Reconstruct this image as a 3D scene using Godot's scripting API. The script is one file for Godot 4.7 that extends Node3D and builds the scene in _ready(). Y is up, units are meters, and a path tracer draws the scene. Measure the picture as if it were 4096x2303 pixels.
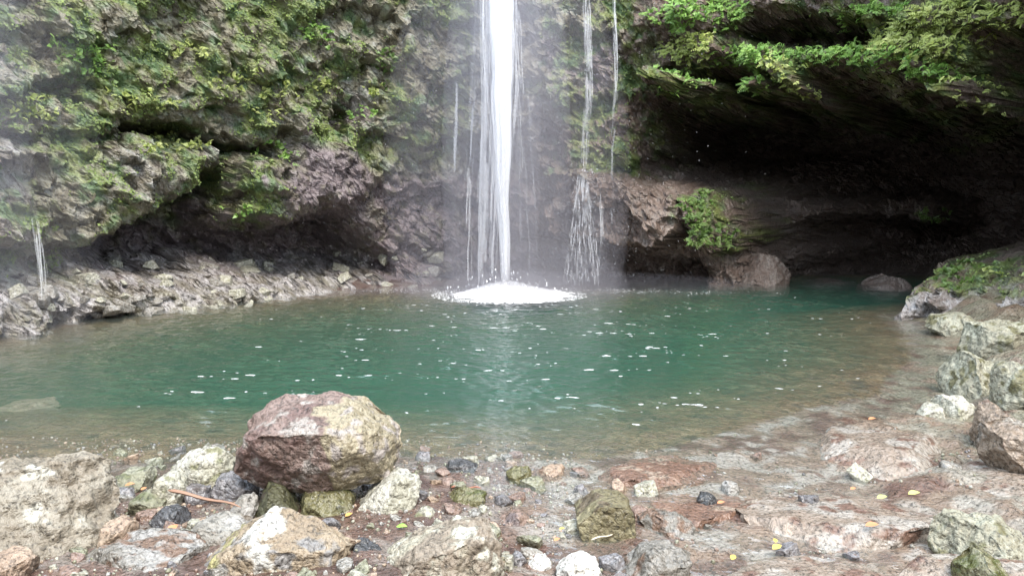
extends Node3D
# A waterfall pool below an overgrown cliff. y up, metres; water level is y = 0, the visitor's eye is 2 m above it.

# the cliff's line in plan (x, z), from behind the visitor on one side round the pool to the other
const PLAN := [-8.6, 6.0, -8.6, -1.0, -8.4, -5.0, -8.0, -8.0, -7.3, -10.6, -6.6, -12.2, -5.3, -13.9, -3.6, -15.2, -1.6, -16.2, 0.4, -16.6, 2.2, -16.2, 3.7, -15.5, 5.0, -14.5, 6.4, -13.2, 7.6, -11.4, 8.6, -8.5, 9.2, -4.0, 9.4, 1.0, 9.4, 6.0]
# relief of the cliff: [metres towards the pool, width of the edge, outline as along-the-cliff, height pairs]
const RELIEF := [
	[0.95, 0.75, [10.00, -1.50, 17.10, -1.50, 19.00, -1.50, 21.00, -1.50, 23.20, -1.50, 25.00, -1.50, 25.30, -0.60, 25.00, 0.45, 24.20, 0.62, 23.00, 0.50, 22.00, 0.62, 21.00, 0.75, 20.00, 0.70, 19.00, 0.80, 18.00, 0.75, 17.00, 0.85, 14.00, 1.10, 10.00, 1.20]],  # low shelf at the waterline
	[-2.1, 0.7, [18.55, 1.17, 19.05, 1.40, 19.60, 1.61, 20.03, 1.82, 20.56, 1.97, 20.69, 2.38, 21.20, 2.56, 21.28, 1.96, 21.15, 1.54, 22.18, 1.36, 22.42, 1.55, 22.89, 1.66, 23.29, 1.62, 23.60, 1.26, 23.92, 0.86, 24.57, 0.43, 24.57, 0.11, 21.99, 0.33, 20.67, 0.50, 19.68, 0.64, 18.76, 0.91]],  # undercut above the shelf
	[-1.1, 0.22, [19.42, 3.05, 19.97, 3.25, 20.66, 3.23, 20.93, 3.00, 21.94, 2.83, 22.08, 2.68, 21.20, 2.65, 20.78, 2.87, 20.02, 2.97, 19.55, 2.94]],  # slot higher up
	[-0.5, 0.2, [18.28, 3.69, 18.77, 3.78, 19.11, 3.69, 18.81, 3.54, 18.38, 3.53]],  # small slot
	[0.55, 0.2, [21.16, 2.46, 21.49, 2.64, 22.16, 2.66, 22.34, 2.33, 22.31, 1.74, 22.15, 1.39, 21.59, 1.49, 21.16, 1.65]],  # square block
	[0.6, 0.35, [15.75, 2.64, 17.67, 2.76, 18.64, 2.85, 19.95, 2.85, 20.91, 2.66, 21.12, 2.46, 20.60, 2.00, 19.95, 1.77, 19.26, 1.49, 18.52, 1.18, 15.61, 1.26]],  # bulging lower mass
	[0.3, 0.25, [15.80, 3.18, 18.44, 3.48, 19.37, 3.26, 19.36, 3.04, 18.52, 2.87, 15.75, 2.66]],  # band
	[0.35, 0.25, [22.27, 3.64, 23.19, 3.77, 23.53, 3.26, 23.71, 2.35, 23.53, 1.57, 22.88, 1.28, 22.33, 1.29, 22.26, 2.33]],  # rough column
	[-0.6, 0.15, [23.19, 3.69, 23.53, 3.49, 23.33, 3.10, 23.09, 3.24]],  # hollow
	[-0.3, 0.15, [28.79, 4.33, 29.51, 4.37, 29.59, 4.06, 28.88, 4.09]],  # nick
	[-0.6, 0.6, [25.77, 3.09, 27.25, 3.10, 27.35, -0.13, 25.74, -0.11]],  # hollow behind the fall
	[1.4, 0.14, [27.38, 2.37, 27.92, 2.46, 28.91, 2.32, 30.04, 2.19, 30.41, 1.96, 30.39, 1.26, 30.07, 0.94, 28.93, 0.91, 28.18, 1.10, 27.43, 1.13]],  # ledge right of the fall
	[-0.7, 0.2, [27.42, 2.29, 27.96, 2.43, 28.17, 2.12, 28.14, 1.22, 27.59, 1.22, 27.34, 1.71]],  # red hollow in the ledge
	[-1.0, 0.3, [27.39, 0.84, 28.94, 0.75, 30.08, 0.74, 30.41, 0.63, 30.43, -0.32, 27.44, -0.47]],  # undercut below the ledge
	[1.3, 0.2, [30.35, 2.08, 30.76, 2.11, 31.05, 1.74, 31.23, 1.13, 31.12, 0.82, 30.72, 0.81, 30.39, 1.26]],  # green nose
	[-3.2, 0.6, [29.52, 3.79, 29.99, 4.00, 30.35, 3.83, 30.76, 4.24, 31.16, 3.85, 31.84, 3.90, 32.37, 3.55, 32.84, 3.89, 33.46, 3.40, 33.97, 3.62, 34.53, 3.57, 34.97, 3.41, 35.17, 3.83, 35.54, 4.19, 37.50, 4.01, 37.77, 1.12, 35.20, 0.89, 34.40, 0.80, 34.33, -0.14, 31.33, -0.48, 31.28, 0.83, 31.17, 1.59, 30.75, 2.15, 30.04, 2.27, 29.55, 2.67]],  # mouth of the cave
	[-8.0, 1.9, [29.52, 3.79, 29.99, 4.00, 30.35, 3.83, 30.76, 4.24, 31.16, 3.85, 31.84, 3.90, 32.37, 3.55, 32.84, 3.89, 33.46, 3.40, 33.97, 3.62, 34.53, 3.57, 34.97, 3.41, 35.17, 3.83, 35.54, 4.19, 37.50, 4.01, 37.77, 1.12, 35.20, 0.89, 34.40, 0.80, 34.33, -0.14, 31.33, -0.48, 31.28, 0.83, 31.17, 1.59, 30.75, 2.15, 30.04, 2.27, 29.55, 2.67]],  # depth of the cave
	[-0.7, 0.4, [29.51, 7.77, 37.33, 5.77, 37.60, 2.97, 35.38, 3.28, 34.30, 3.31, 33.34, 3.25, 32.37, 3.41, 31.17, 3.63, 30.47, 3.74, 29.68, 3.82]],  # overhang set back between the ferny ribs
	[4.2, 0.5, [35.10, 2.40, 35.55, 2.56, 36.66, 2.57, 37.01, 1.49, 35.99, 1.36, 35.27, 1.60]],  # dim green buttress in the cave
	[3.6, 0.35, [31.24, 1.78, 32.00, 1.96, 32.66, 1.89, 33.05, 1.69, 33.11, 1.13, 32.56, 1.04, 32.04, 1.20, 31.26, 1.29]],  # broken rock in the cave
	[-1.8, 0.35, [30.66, 5.02, 31.18, 5.28, 32.22, 5.17, 33.25, 4.93, 33.27, 4.60, 32.39, 4.57, 31.51, 4.75]],  # dark slot in the overhang
	[-1.6, 0.4, [34.77, 4.60, 36.51, 4.29, 36.61, 3.17, 35.38, 3.28, 34.87, 3.99]],  # dark pocket by the frame edge
	[-0.8, 0.2, [30.75, 4.50, 31.14, 4.32, 31.09, 3.74, 30.78, 3.69]],  # pocket
	[-0.7, 0.25, [32.34, 4.20, 33.29, 4.11, 33.40, 3.37, 32.45, 3.37]],  # pocket
	[1.7, 0.3, [34.23, 0.95, 34.71, 0.98, 35.07, 1.10, 35.54, 1.16, 36.24, 1.11, 37.76, 1.22, 37.90, -0.20, 34.34, -0.89]],  # spur
	[0.8, 1.2, [29.50, 4.30, 33.00, 3.90, 37.00, 3.70, 48.00, 3.70, 48.00, 20.00, 29.50, 20.00]],  # overhanging upper cliff
	[0.34, 0.28, [30.69, 5.16, 30.50, 4.93, 30.04, 4.87, 29.58, 5.01, 29.38, 5.28, 29.56, 5.52, 30.03, 5.58, 30.49, 5.43]],  # rib under a plant
	[0.25, 0.28, [31.37, 5.15, 31.19, 5.00, 30.74, 4.97, 30.28, 5.09, 30.08, 5.30, 30.27, 5.47, 30.72, 5.49, 31.18, 5.36]],  # rib under a plant
	[0.37, 0.28, [30.94, 4.58, 30.75, 4.38, 30.26, 4.33, 29.75, 4.45, 29.54, 4.69, 29.74, 4.90, 30.24, 4.95, 30.73, 4.82]],  # rib under a plant
	[3.48, 0.28, [30.38, 3.93, 30.26, 3.65, 29.96, 3.54, 29.66, 3.68, 29.52, 3.98, 29.64, 4.26, 29.94, 4.36, 30.24, 4.22]],  # rib under a plant
	[4.75, 0.28, [30.88, 3.82, 30.78, 3.59, 30.51, 3.50, 30.25, 3.62, 30.13, 3.87, 30.23, 4.10, 30.49, 4.18, 30.76, 4.07]],  # rib under a plant
	[0.53, 0.28, [32.03, 4.40, 31.80, 4.25, 31.22, 4.23, 30.63, 4.36, 30.38, 4.56, 30.62, 4.73, 31.20, 4.75, 31.78, 4.61]],  # rib under a plant
	[0.33, 0.28, [32.42, 4.28, 32.28, 4.14, 31.91, 4.10, 31.52, 4.21, 31.36, 4.39, 31.51, 4.55, 31.89, 4.57, 32.26, 4.46]],  # rib under a plant
	[2.16, 0.28, [32.56, 3.77, 32.47, 3.41, 32.20, 3.28, 31.91, 3.45, 31.78, 3.83, 31.88, 4.19, 32.15, 4.32, 32.43, 4.14]],  # rib under a plant
	[3.06, 0.28, [31.91, 3.88, 31.80, 3.72, 31.51, 3.67, 31.22, 3.76, 31.09, 3.95, 31.20, 4.11, 31.49, 4.16, 31.78, 4.06]],  # rib under a plant
	[0.46, 0.28, [33.23, 4.32, 33.09, 4.20, 32.72, 4.18, 32.33, 4.28, 32.16, 4.44, 32.32, 4.57, 32.70, 4.58, 33.08, 4.48]],  # rib under a plant
	[0.23, 0.28, [33.40, 4.25, 33.33, 4.06, 33.13, 3.99, 32.92, 4.10, 32.83, 4.31, 32.90, 4.50, 33.10, 4.56, 33.31, 4.46]],  # rib under a plant
	[0.28, 0.28, [34.12, 4.40, 34.00, 4.25, 33.67, 4.23, 33.34, 4.33, 33.19, 4.52, 33.32, 4.67, 33.65, 4.69, 33.98, 4.58]],  # rib under a plant
	[0.38, 0.28, [34.84, 4.18, 34.67, 4.02, 34.23, 3.99, 33.76, 4.13, 33.56, 4.35, 33.74, 4.52, 34.19, 4.53, 34.64, 4.39]],  # rib under a plant
	[0.23, 0.28, [34.99, 4.29, 34.90, 4.13, 34.68, 4.09, 34.44, 4.19, 34.33, 4.38, 34.42, 4.55, 34.65, 4.59, 34.88, 4.48]],  # rib under a plant
	[0.26, 0.28, [34.26, 4.10, 34.14, 4.00, 33.85, 3.99, 33.54, 4.07, 33.41, 4.20, 33.53, 4.31, 33.83, 4.32, 34.13, 4.24]],  # rib under a plant
	[1.49, 0.28, [34.81, 3.80, 34.68, 3.65, 34.35, 3.61, 33.99, 3.71, 33.83, 3.90, 33.97, 4.06, 34.32, 4.09, 34.66, 3.98]],  # rib under a plant
	[3.12, 0.28, [35.29, 3.42, 35.20, 3.16, 34.96, 3.07, 34.70, 3.20, 34.57, 3.49, 34.66, 3.75, 34.91, 3.83, 35.17, 3.69]],  # rib under a plant
	[0.25, 0.28, [35.23, 4.62, 35.03, 4.53, 34.53, 4.56, 34.00, 4.70, 33.77, 4.86, 33.98, 4.95, 34.51, 4.91, 35.02, 4.77]],  # rib under a plant
	[0.42, 0.28, [35.95, 4.50, 35.78, 4.41, 35.36, 4.43, 34.91, 4.56, 34.71, 4.72, 34.89, 4.82, 35.33, 4.79, 35.76, 4.66]],  # rib under a plant
	[0.25, 0.28, [33.94, 4.92, 33.74, 4.88, 33.25, 4.92, 32.74, 5.02, 32.52, 5.13, 32.73, 5.18, 33.24, 5.14, 33.73, 5.03]],  # rib under a plant
]
# what covers the rock: [0 moss, 1 purple rock, 2 red rock, 4 grey rock; width of the edge, outline]
const COVER := [
	[0, 0.5, [16.04, 5.59, 24.38, 7.76, 24.31, 4.06, 24.11, 2.51, 22.24, 2.99, 22.18, 1.30, 21.14, 1.33, 19.74, 1.64, 18.71, 1.16, 18.36, 0.69, 15.58, 0.93]],  # mossy left face
	[0, 0.5, [24.07, 7.71, 26.04, 7.95, 26.01, 2.69, 24.11, 2.51]],  # moss behind mist
	[0, 0.4, [26.99, 7.99, 29.58, 7.76, 29.57, 5.12, 29.64, 2.28, 27.42, 2.29, 27.42, 3.10, 27.58, 3.90, 27.00, 3.90]],  # moss right
	[0, 0.4, [29.43, 7.78, 37.33, 5.77, 37.63, 2.67, 35.21, 3.24, 33.35, 2.98, 31.18, 3.44, 29.53, 3.60]],  # green overhang
	[0, 0.2, [30.34, 2.12, 30.83, 2.15, 31.26, 1.13, 31.12, 0.78, 30.40, 0.95]],  # green nose moss
	[0, 0.3, [35.09, 2.52, 36.91, 2.67, 37.02, 1.38, 35.23, 1.42]],  # buttress moss
	[0, 0.2, [34.39, 0.93, 37.76, 1.22, 37.82, 0.67, 34.49, 0.41]],  # spur moss
	[1, 0.5, [22.27, 3.64, 23.66, 3.79, 23.95, 2.51, 24.07, 0.13, 18.54, 0.55, 18.59, 1.17, 20.89, 2.17, 21.34, 2.60, 22.23, 2.62]],  # purple rock of the column and the foot of the left cliff
	[1, 0.25, [27.00, 5.32, 28.70, 5.18, 28.64, 3.87, 27.41, 3.82]],  # pink rock
	[1, 0.4, [23.95, 2.51, 27.42, 2.53, 27.44, -0.30, 23.89, -0.18]],  # wet rock behind fall
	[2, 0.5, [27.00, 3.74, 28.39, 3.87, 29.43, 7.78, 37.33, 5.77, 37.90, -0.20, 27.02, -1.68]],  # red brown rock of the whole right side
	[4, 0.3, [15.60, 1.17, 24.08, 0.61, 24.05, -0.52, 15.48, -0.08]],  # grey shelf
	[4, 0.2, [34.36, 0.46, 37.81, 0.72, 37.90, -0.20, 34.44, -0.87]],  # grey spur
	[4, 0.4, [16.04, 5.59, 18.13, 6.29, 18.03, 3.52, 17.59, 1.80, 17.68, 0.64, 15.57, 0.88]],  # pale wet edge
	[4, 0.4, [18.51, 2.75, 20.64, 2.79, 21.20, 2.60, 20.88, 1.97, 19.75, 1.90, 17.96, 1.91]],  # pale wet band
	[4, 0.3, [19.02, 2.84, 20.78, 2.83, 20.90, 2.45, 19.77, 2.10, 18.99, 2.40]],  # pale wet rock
]
# shoreline of the pool in plan (x, z)
const SHORE := [-8.0, -8.5, -7.25, -10.6, -6.9, -11.8, -6.15, -12.9, -5.4, -13.7, -4.3, -14.6, -2.6, -15.3, -0.6, -15.7, 1.5, -15.9, 2.8, -17.0, 4.2, -18.4, 10.9, -18.4, 10.9, -14.0, 7.6, -12.9, 6.2, -12.2, 5.8, -10.9, 5.5, -9.9, 5.0, -8.8, 4.3, -8.0, 3.9, -7.2, 3.0, -6.8, 2.3, -6.3, 1.6, -5.8, 0.8, -5.4, 0.0, -5.3, -1.0, -5.4, -2.0, -5.25, -3.3, -5.2, -5.0, -5.2, -8.0, -5.6]
# named rocks: [name, label, centre, half depth, kind, fineness, roughness of the surface, faces as normal x, normal y, distance]
const ROCKS := [
	["boulder", "large reddish brown boulder with tan wedge side propped on smaller stones", Vector3(-1.202, 0.406, -4.738), 0.36, "boulder", 6, 1.0, [0.500, 0.286, -0.981, -0.193, 0.499, -0.521, -0.854, 0.411, -0.038, -0.999, 0.286, 0.000, -1.000, 0.286, 0.065, -0.998, 0.285, 0.125, -0.992, 0.296, 0.894, -0.448, 0.476, 0.959, -0.282, 0.488, 0.622, 0.783, 0.290, 0.394, 0.919, 0.272, 0.219, 0.976, 0.270, -0.141, 0.990, 0.289, -0.470, 0.883, 0.364, -0.858, 0.513, 0.455, -0.977, 0.215, 0.480]],
	["support_stone", "rounded grey green stone under the middle of the large boulder", Vector3(-1.126, 0.036, -4.555), 0.18, "olive", 5, 1.0, [0.172, 0.170, -0.999, -0.032, 0.173, -0.506, -0.862, 0.183, -0.076, -0.997, 0.164, 0.868, -0.496, 0.147, 0.997, 0.080, 0.172, 0.445, 0.895, 0.180, -0.129, 0.992, 0.160, -0.854, 0.520, 0.187, -0.999, 0.035, 0.172]],
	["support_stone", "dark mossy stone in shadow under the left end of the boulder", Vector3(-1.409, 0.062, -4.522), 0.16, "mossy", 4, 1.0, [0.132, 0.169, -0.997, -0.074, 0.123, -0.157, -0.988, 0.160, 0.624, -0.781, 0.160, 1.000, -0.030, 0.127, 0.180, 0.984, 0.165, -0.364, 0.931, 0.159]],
	["support_stone", "long pale mossy stone under the pointed end of the boulder", Vector3(-0.782, 0.047, -4.649), 0.20, "pale", 5, 1.0, [0.217, 0.198, -0.999, -0.049, 0.219, -0.365, -0.931, 0.213, 0.360, -0.933, 0.156, 0.904, -0.427, 0.161, 0.950, 0.311, 0.232, 0.179, 0.984, 0.203, -0.583, 0.812, 0.133, -0.743, 0.670, 0.130]],
	["pale_rock", "pale angular rock at the waterline just left of the boulder", Vector3(-2.115, 0.057, -5.161), 0.17, "pale", 5, 1.0, [0.220, 0.191, -0.993, -0.115, 0.213, -0.233, -0.973, 0.204, 0.084, -0.996, 0.184, 0.854, -0.520, 0.169, 0.934, 0.357, 0.219, 0.205, 0.979, 0.195, -0.369, 0.929, 0.164, -0.615, 0.788, 0.175]],
	["slate_stone", "grey slate with a reddish tip wedged against the boulder", Vector3(-1.749, 0.065, -4.783), 0.14, "slate", 4, 1.0, [0.146, 0.142, -0.861, -0.509, 0.113, 0.131, -0.991, 0.135, 0.967, -0.255, 0.130, 0.591, 0.807, 0.121, -0.281, 0.960, 0.133, -0.806, 0.592, 0.132]],
	["slate_stone", "dark bluish slate just below the pale waterline rock", Vector3(-1.997, 0.046, -4.782), 0.10, "slate", 4, 1.0, [0.100, 0.089, -0.999, -0.041, 0.098, -0.152, -0.988, 0.090, 0.240, -0.971, 0.085, 0.999, -0.036, 0.100, 0.992, 0.124, 0.099, 0.156, 0.988, 0.083, -0.575, 0.818, 0.093]],
	["pale_stone", "white faced stone left of the bluish slate", Vector3(-2.144, 0.069, -4.701), 0.14, "pale", 4, 1.0, [0.109, 0.157, -0.969, -0.248, 0.096, 0.300, -0.954, 0.132, 0.972, -0.233, 0.091, 0.942, 0.337, 0.125, -0.223, 0.975, 0.136, -0.776, 0.630, 0.110]],
	["shore_rock", "low grey green rock at the waterline beside the left slab", Vector3(-2.548, 0.001, -5.017), 0.16, "greygreen", 4, 1.0, [0.153, 0.133, -0.949, -0.316, 0.138, 0.075, -0.997, 0.125, 0.920, -0.391, 0.121, 0.946, 0.323, 0.161, -0.163, 0.987, 0.111, -0.596, 0.803, 0.109]],
	["slate_stone", "near black slate with a sharp flat top right of the tan cobble", Vector3(-1.966, 0.080, -4.326), 0.10, "darkslate", 4, 1.0, [0.106, 0.096, -0.993, -0.120, 0.102, 0.096, -0.995, 0.087, 0.832, -0.555, 0.075, 0.921, 0.391, 0.107, 0.218, 0.976, 0.089, -0.618, 0.786, 0.089]],
	["grey_stone", "rounded grey green stone above the tan cobble", Vector3(-2.200, 0.056, -4.579), 0.12, "greygreen", 4, 1.0, [0.101, 0.108, -1.000, -0.018, 0.100, -1.000, -0.027, 0.100, -0.247, -0.969, 0.104, 0.365, -0.931, 0.101, 1.000, -0.031, 0.101, 0.967, 0.254, 0.098, 0.298, 0.954, 0.097, -0.478, 0.879, 0.104]],
	["grey_stone", "small upright grey stone left of the shaded support stone", Vector3(-1.594, 0.074, -4.456), 0.10, "grey", 4, 1.0, [0.082, 0.109, -0.996, -0.084, 0.080, -0.067, -0.998, 0.107, 0.889, -0.459, 0.068, 0.981, 0.193, 0.083, -0.129, 0.992, 0.100, -0.826, 0.564, 0.081]],
	["grey_rock", "flat pale grey rock behind the twig", Vector3(-1.610, 0.062, -4.112), 0.18, "grey", 5, 1.0, [0.179, 0.130, -0.987, -0.164, 0.169, -0.072, -0.997, 0.129, 0.257, -0.967, 0.128, 0.995, -0.098, 0.169, 0.321, 0.947, 0.143, -0.111, 0.994, 0.123, -0.627, 0.779, 0.147]],
	["tan_cobble", "rounded tan cobble beside the left slab", Vector3(-2.105, 0.133, -3.988), 0.12, "tan", 4, 1.0, [0.103, 0.119, -0.999, -0.053, 0.102, 0.158, -0.988, 0.103, 0.806, -0.591, 0.068, 0.998, -0.062, 0.097, 0.477, 0.879, 0.125, -0.224, 0.975, 0.107, -0.853, 0.522, 0.098]],
	["slab_rock", "big pale topped slab with a dark broken side at the left edge", Vector3(-2.696, 0.081, -4.086), 0.42, "weathered", 6, 1.2, [0.504, 0.444, -0.991, -0.131, 0.544, 0.073, -0.997, 0.407, 0.957, -0.289, 0.409, 0.969, 0.245, 0.550, 0.636, 0.772, 0.577, 0.023, 1.000, 0.447, -0.038, 0.999, 0.438, -0.122, 0.992, 0.449, -0.996, 0.094, 0.469]],
	["tan_stone", "flat tan stone lying in the lower left corner", Vector3(-2.419, 0.174, -3.598), 0.12, "tan", 4, 1.0, [0.101, 0.073, -0.987, -0.162, 0.095, 0.071, -0.997, 0.067, 0.911, -0.412, 0.079, 0.671, 0.742, 0.092, -0.052, 0.999, 0.070, -0.553, 0.833, 0.079]],
	["grey_slab", "broad low grey slab in front of the twig", Vector3(-1.895, -0.018, -3.812), 0.24, "wetgrey", 6, 1.0, [0.363, 0.214, -0.996, -0.089, 0.357, 0.000, -1.000, 0.214, 0.982, -0.188, 0.348, 0.782, 0.623, 0.310, 0.371, 0.928, 0.238, -0.052, 0.999, 0.208, -0.308, 0.951, 0.223, -0.774, 0.633, 0.307]],
	["ridge_rock", "large brown rock with a white streak down its ridge", Vector3(-1.209, 0.048, -3.824), 0.28, "ridge", 6, 1.0, [0.391, 0.286, -0.998, -0.070, 0.394, -0.984, -0.179, 0.408, 0.000, -1.000, 0.286, 0.977, -0.212, 0.371, 0.971, 0.238, 0.392, 0.522, 0.853, 0.302, 0.471, 0.882, 0.296, 0.130, 0.991, 0.288, -0.480, 0.877, 0.236, -0.588, 0.809, 0.235, -0.784, 0.621, 0.271]],
	["lichen_rock", "broad cream lichen covered rock with a dark hollow at bottom centre", Vector3(-0.387, 0.025, -3.790), 0.30, "lichen", 6, 1.1, [0.376, 0.272, -0.998, -0.064, 0.378, -0.945, -0.327, 0.402, 0.039, -0.999, 0.259, 0.998, -0.061, 0.383, 0.995, 0.104, 0.361, 0.887, 0.462, 0.366, 0.446, 0.895, 0.332, -0.177, 0.984, 0.232, -0.362, 0.932, 0.215, -0.548, 0.836, 0.227, -0.827, 0.563, 0.287]],
	["slate_stone", "dark angular slate between the ridge rock and the lichen rock", Vector3(-0.767, 0.081, -3.894), 0.09, "darkslate", 4, 1.0, [0.091, 0.077, -0.987, -0.160, 0.085, -0.067, -0.998, 0.076, 0.759, -0.651, 0.055, 0.911, 0.413, 0.092, 0.105, 0.994, 0.073, -0.645, 0.765, 0.079]],
	["pale_stone", "small white stone right of the long support stone", Vector3(-0.531, 0.021, -4.475), 0.08, "pale", 4, 1.0, [0.080, 0.080, -0.980, -0.198, 0.075, -0.089, -0.996, 0.079, 0.804, -0.595, 0.054, 0.849, 0.529, 0.077, 0.075, 0.997, 0.077, -0.825, 0.565, 0.076]],
	["mossy_stone", "mossy olive stone sitting in the shallows", Vector3(-0.287, -0.012, -4.771), 0.13, "olive", 5, 1.0, [0.129, 0.113, -0.950, -0.313, 0.119, -0.059, -0.998, 0.111, 0.760, -0.650, 0.089, 0.996, 0.091, 0.130, 0.350, 0.937, 0.118, -0.171, 0.985, 0.105, -0.839, 0.544, 0.116]],
	["red_stone", "flat reddish stone with dark sides in the shallows", Vector3(0.009, -0.016, -4.503), 0.10, "red", 4, 1.0, [0.099, 0.080, -0.924, -0.382, 0.080, -0.053, -0.999, 0.077, 0.948, -0.318, 0.084, 0.723, 0.691, 0.092, 0.116, 0.993, 0.074, -0.681, 0.732, 0.089]],
	["block_stone", "square block with pale top and dark mossy front standing in the stream", Vector3(0.545, 0.005, -4.431), 0.17, "block", 5, 0.7, [0.175, 0.189, -0.971, -0.241, 0.149, -0.425, -0.905, 0.162, 0.203, -0.979, 0.189, 0.999, -0.034, 0.177, 0.999, 0.052, 0.171, 0.644, 0.765, 0.204, 0.043, 0.999, 0.187, -0.615, 0.788, 0.174]],
	["dark_stone", "small black wedge stone at the edge of the stream", Vector3(1.241, -0.005, -4.800), 0.07, "darkslate", 4, 1.0, [0.067, 0.068, -0.995, -0.095, 0.065, 0.000, -1.000, 0.068, 0.773, -0.635, 0.046, 0.865, 0.502, 0.062, 0.170, 0.985, 0.061, -0.837, 0.547, 0.068]],
	["grey_stone", "small pale square stone resting on brown wet bedrock", Vector3(1.449, -0.006, -5.011), 0.07, "grey", 4, 1.0, [0.054, 0.066, -1.000, -0.025, 0.053, -0.288, -0.958, 0.065, 0.232, -0.973, 0.063, 1.000, -0.024, 0.054, 0.985, 0.171, 0.052, 0.295, 0.955, 0.057, -0.734, 0.679, 0.061]],
	["grey_stone", "smooth grey stone washed by the stream in front of the block", Vector3(0.759, -0.008, -3.914), 0.16, "wetgrey", 5, 1.0, [0.183, 0.140, -0.966, -0.258, 0.168, 0.037, -0.999, 0.134, 0.993, -0.118, 0.176, 0.716, 0.699, 0.167, 0.166, 0.986, 0.136, -0.307, 0.952, 0.137, -0.792, 0.610, 0.166]],
	["grey_stone", "wet grey stone right of the square block", Vector3(0.932, -0.029, -4.440), 0.16, "wetgrey", 5, 1.0, [0.177, 0.120, -0.875, -0.484, 0.127, -0.061, -0.998, 0.113, 0.934, -0.358, 0.153, 0.526, 0.851, 0.122, 0.083, 0.997, 0.113, -0.579, 0.816, 0.150]],
	["white_stone", "bright white stone at the bottom edge below the block", Vector3(0.347, 0.023, -3.808), 0.10, "white", 4, 1.0, [0.123, 0.105, -0.984, -0.179, 0.117, 0.098, -0.995, 0.095, 0.999, -0.044, 0.124, 0.973, 0.231, 0.114, 0.417, 0.909, 0.104, -0.282, 0.959, 0.096, -0.761, 0.649, 0.106]],
	["white_stone", "small bright white stone left of the bottom edge stone", Vector3(0.147, 0.009, -3.921), 0.06, "white", 4, 1.0, [0.063, 0.064, -0.815, -0.580, 0.037, 0.339, -0.941, 0.060, 1.000, -0.024, 0.063, 0.902, 0.432, 0.060, 0.173, 0.985, 0.059, -0.680, 0.734, 0.061]],
	["green_stone", "yellowish green stone at the waterline in mid shore", Vector3(0.048, -0.011, -5.246), 0.10, "olive", 4, 1.0, [0.090, 0.080, -0.989, -0.146, 0.084, -0.076, -0.997, 0.079, 0.810, -0.587, 0.064, 0.900, 0.435, 0.088, 0.074, 0.997, 0.078, -0.673, 0.740, 0.083]],
	["dark_stone", "dark wet stone at the waterline right of the boulder", Vector3(-0.365, -0.029, -5.443), 0.10, "darkslate", 4, 1.0, [0.122, 0.071, -0.956, -0.294, 0.106, -0.059, -0.998, 0.069, 0.745, -0.667, 0.073, 0.462, 0.887, 0.080, 0.065, 0.998, 0.067, -0.542, 0.840, 0.094]],
	["tan_stone", "thin tan stone at the waterline in mid shore", Vector3(0.274, -0.012, -5.331), 0.09, "tan", 4, 1.0, [0.105, 0.065, -0.981, -0.195, 0.100, 0.076, -0.997, 0.058, 0.660, -0.751, 0.048, 0.652, 0.758, 0.090, -0.069, 0.998, 0.061, -0.571, 0.821, 0.072]],
	["bank_rock", "pale pitted rock under the tilted slab at the right edge", Vector3(2.558, -0.002, -3.950), 0.25, "pitted", 6, 1.2, [0.296, 0.249, -0.983, -0.181, 0.264, -0.943, -0.333, 0.252, 0.000, -1.000, 0.249, 0.998, -0.060, 0.304, 0.971, 0.238, 0.257, 0.202, 0.979, 0.244, -0.053, 0.999, 0.249, -0.707, 0.707, 0.316]],
	["bank_rock", "olive rock in the lower right corner", Vector3(2.285, 0.080, -3.578), 0.16, "olive", 5, 1.0, [0.114, 0.162, -0.994, -0.112, 0.106, 0.000, -1.000, 0.162, 0.970, -0.243, 0.100, 0.912, 0.409, 0.120, 0.295, 0.955, 0.147, -0.736, 0.677, 0.128]],
	["bank_boulder", "greenish cracked boulder at the waterline on the right bank", Vector3(4.439, 0.133, -7.357), 0.32, "pitted", 5, 1.2, [0.272, 0.294, -0.999, -0.043, 0.276, -0.430, -0.903, 0.309, 0.135, -0.991, 0.277, 0.954, -0.300, 0.253, 0.927, 0.376, 0.261, 0.542, 0.840, 0.275, -0.089, 0.996, 0.288, -0.741, 0.672, 0.307, -1.000, 0.004, 0.272]],
	["bank_boulder", "pale pitted boulder beside the greenish cracked one", Vector3(4.370, 0.256, -6.606), 0.30, "pitted", 5, 1.1, [0.215, 0.244, -0.999, -0.032, 0.216, -0.322, -0.947, 0.232, 0.315, -0.949, 0.231, 0.999, -0.039, 0.217, 0.962, 0.271, 0.192, 0.159, 0.987, 0.229, -0.585, 0.811, 0.243, -0.997, 0.083, 0.209]],
	["bank_stone", "small pale stone at the tip of the bedrock dome", Vector3(3.617, 0.016, -6.608), 0.16, "pale", 4, 1.0, [0.120, 0.115, -0.928, -0.373, 0.101, 0.066, -0.998, 0.111, 0.953, -0.304, 0.101, 0.781, 0.624, 0.122, -0.074, 0.997, 0.110, -0.782, 0.623, 0.111]],
	["bank_stone", "pale stone between dome and greenish boulder", Vector3(3.853, 0.061, -6.652), 0.20, "pale", 4, 1.0, [0.148, 0.129, -0.969, -0.246, 0.130, -0.115, -0.993, 0.123, 0.835, -0.551, 0.112, 0.835, 0.550, 0.136, 0.101, 0.995, 0.120, -0.742, 0.670, 0.149]],
	["bank_rock", "brown upright rock on the right bank above the slab", Vector3(3.576, 0.209, -5.671), 0.22, "bedrock", 5, 1.1, [0.122, 0.187, -1.000, -0.025, 0.122, -0.636, -0.772, 0.161, 0.309, -0.951, 0.170, 1.000, -0.025, 0.119, 0.689, 0.725, 0.154, -0.254, 0.967, 0.175, -0.983, 0.185, 0.118]],
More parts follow.
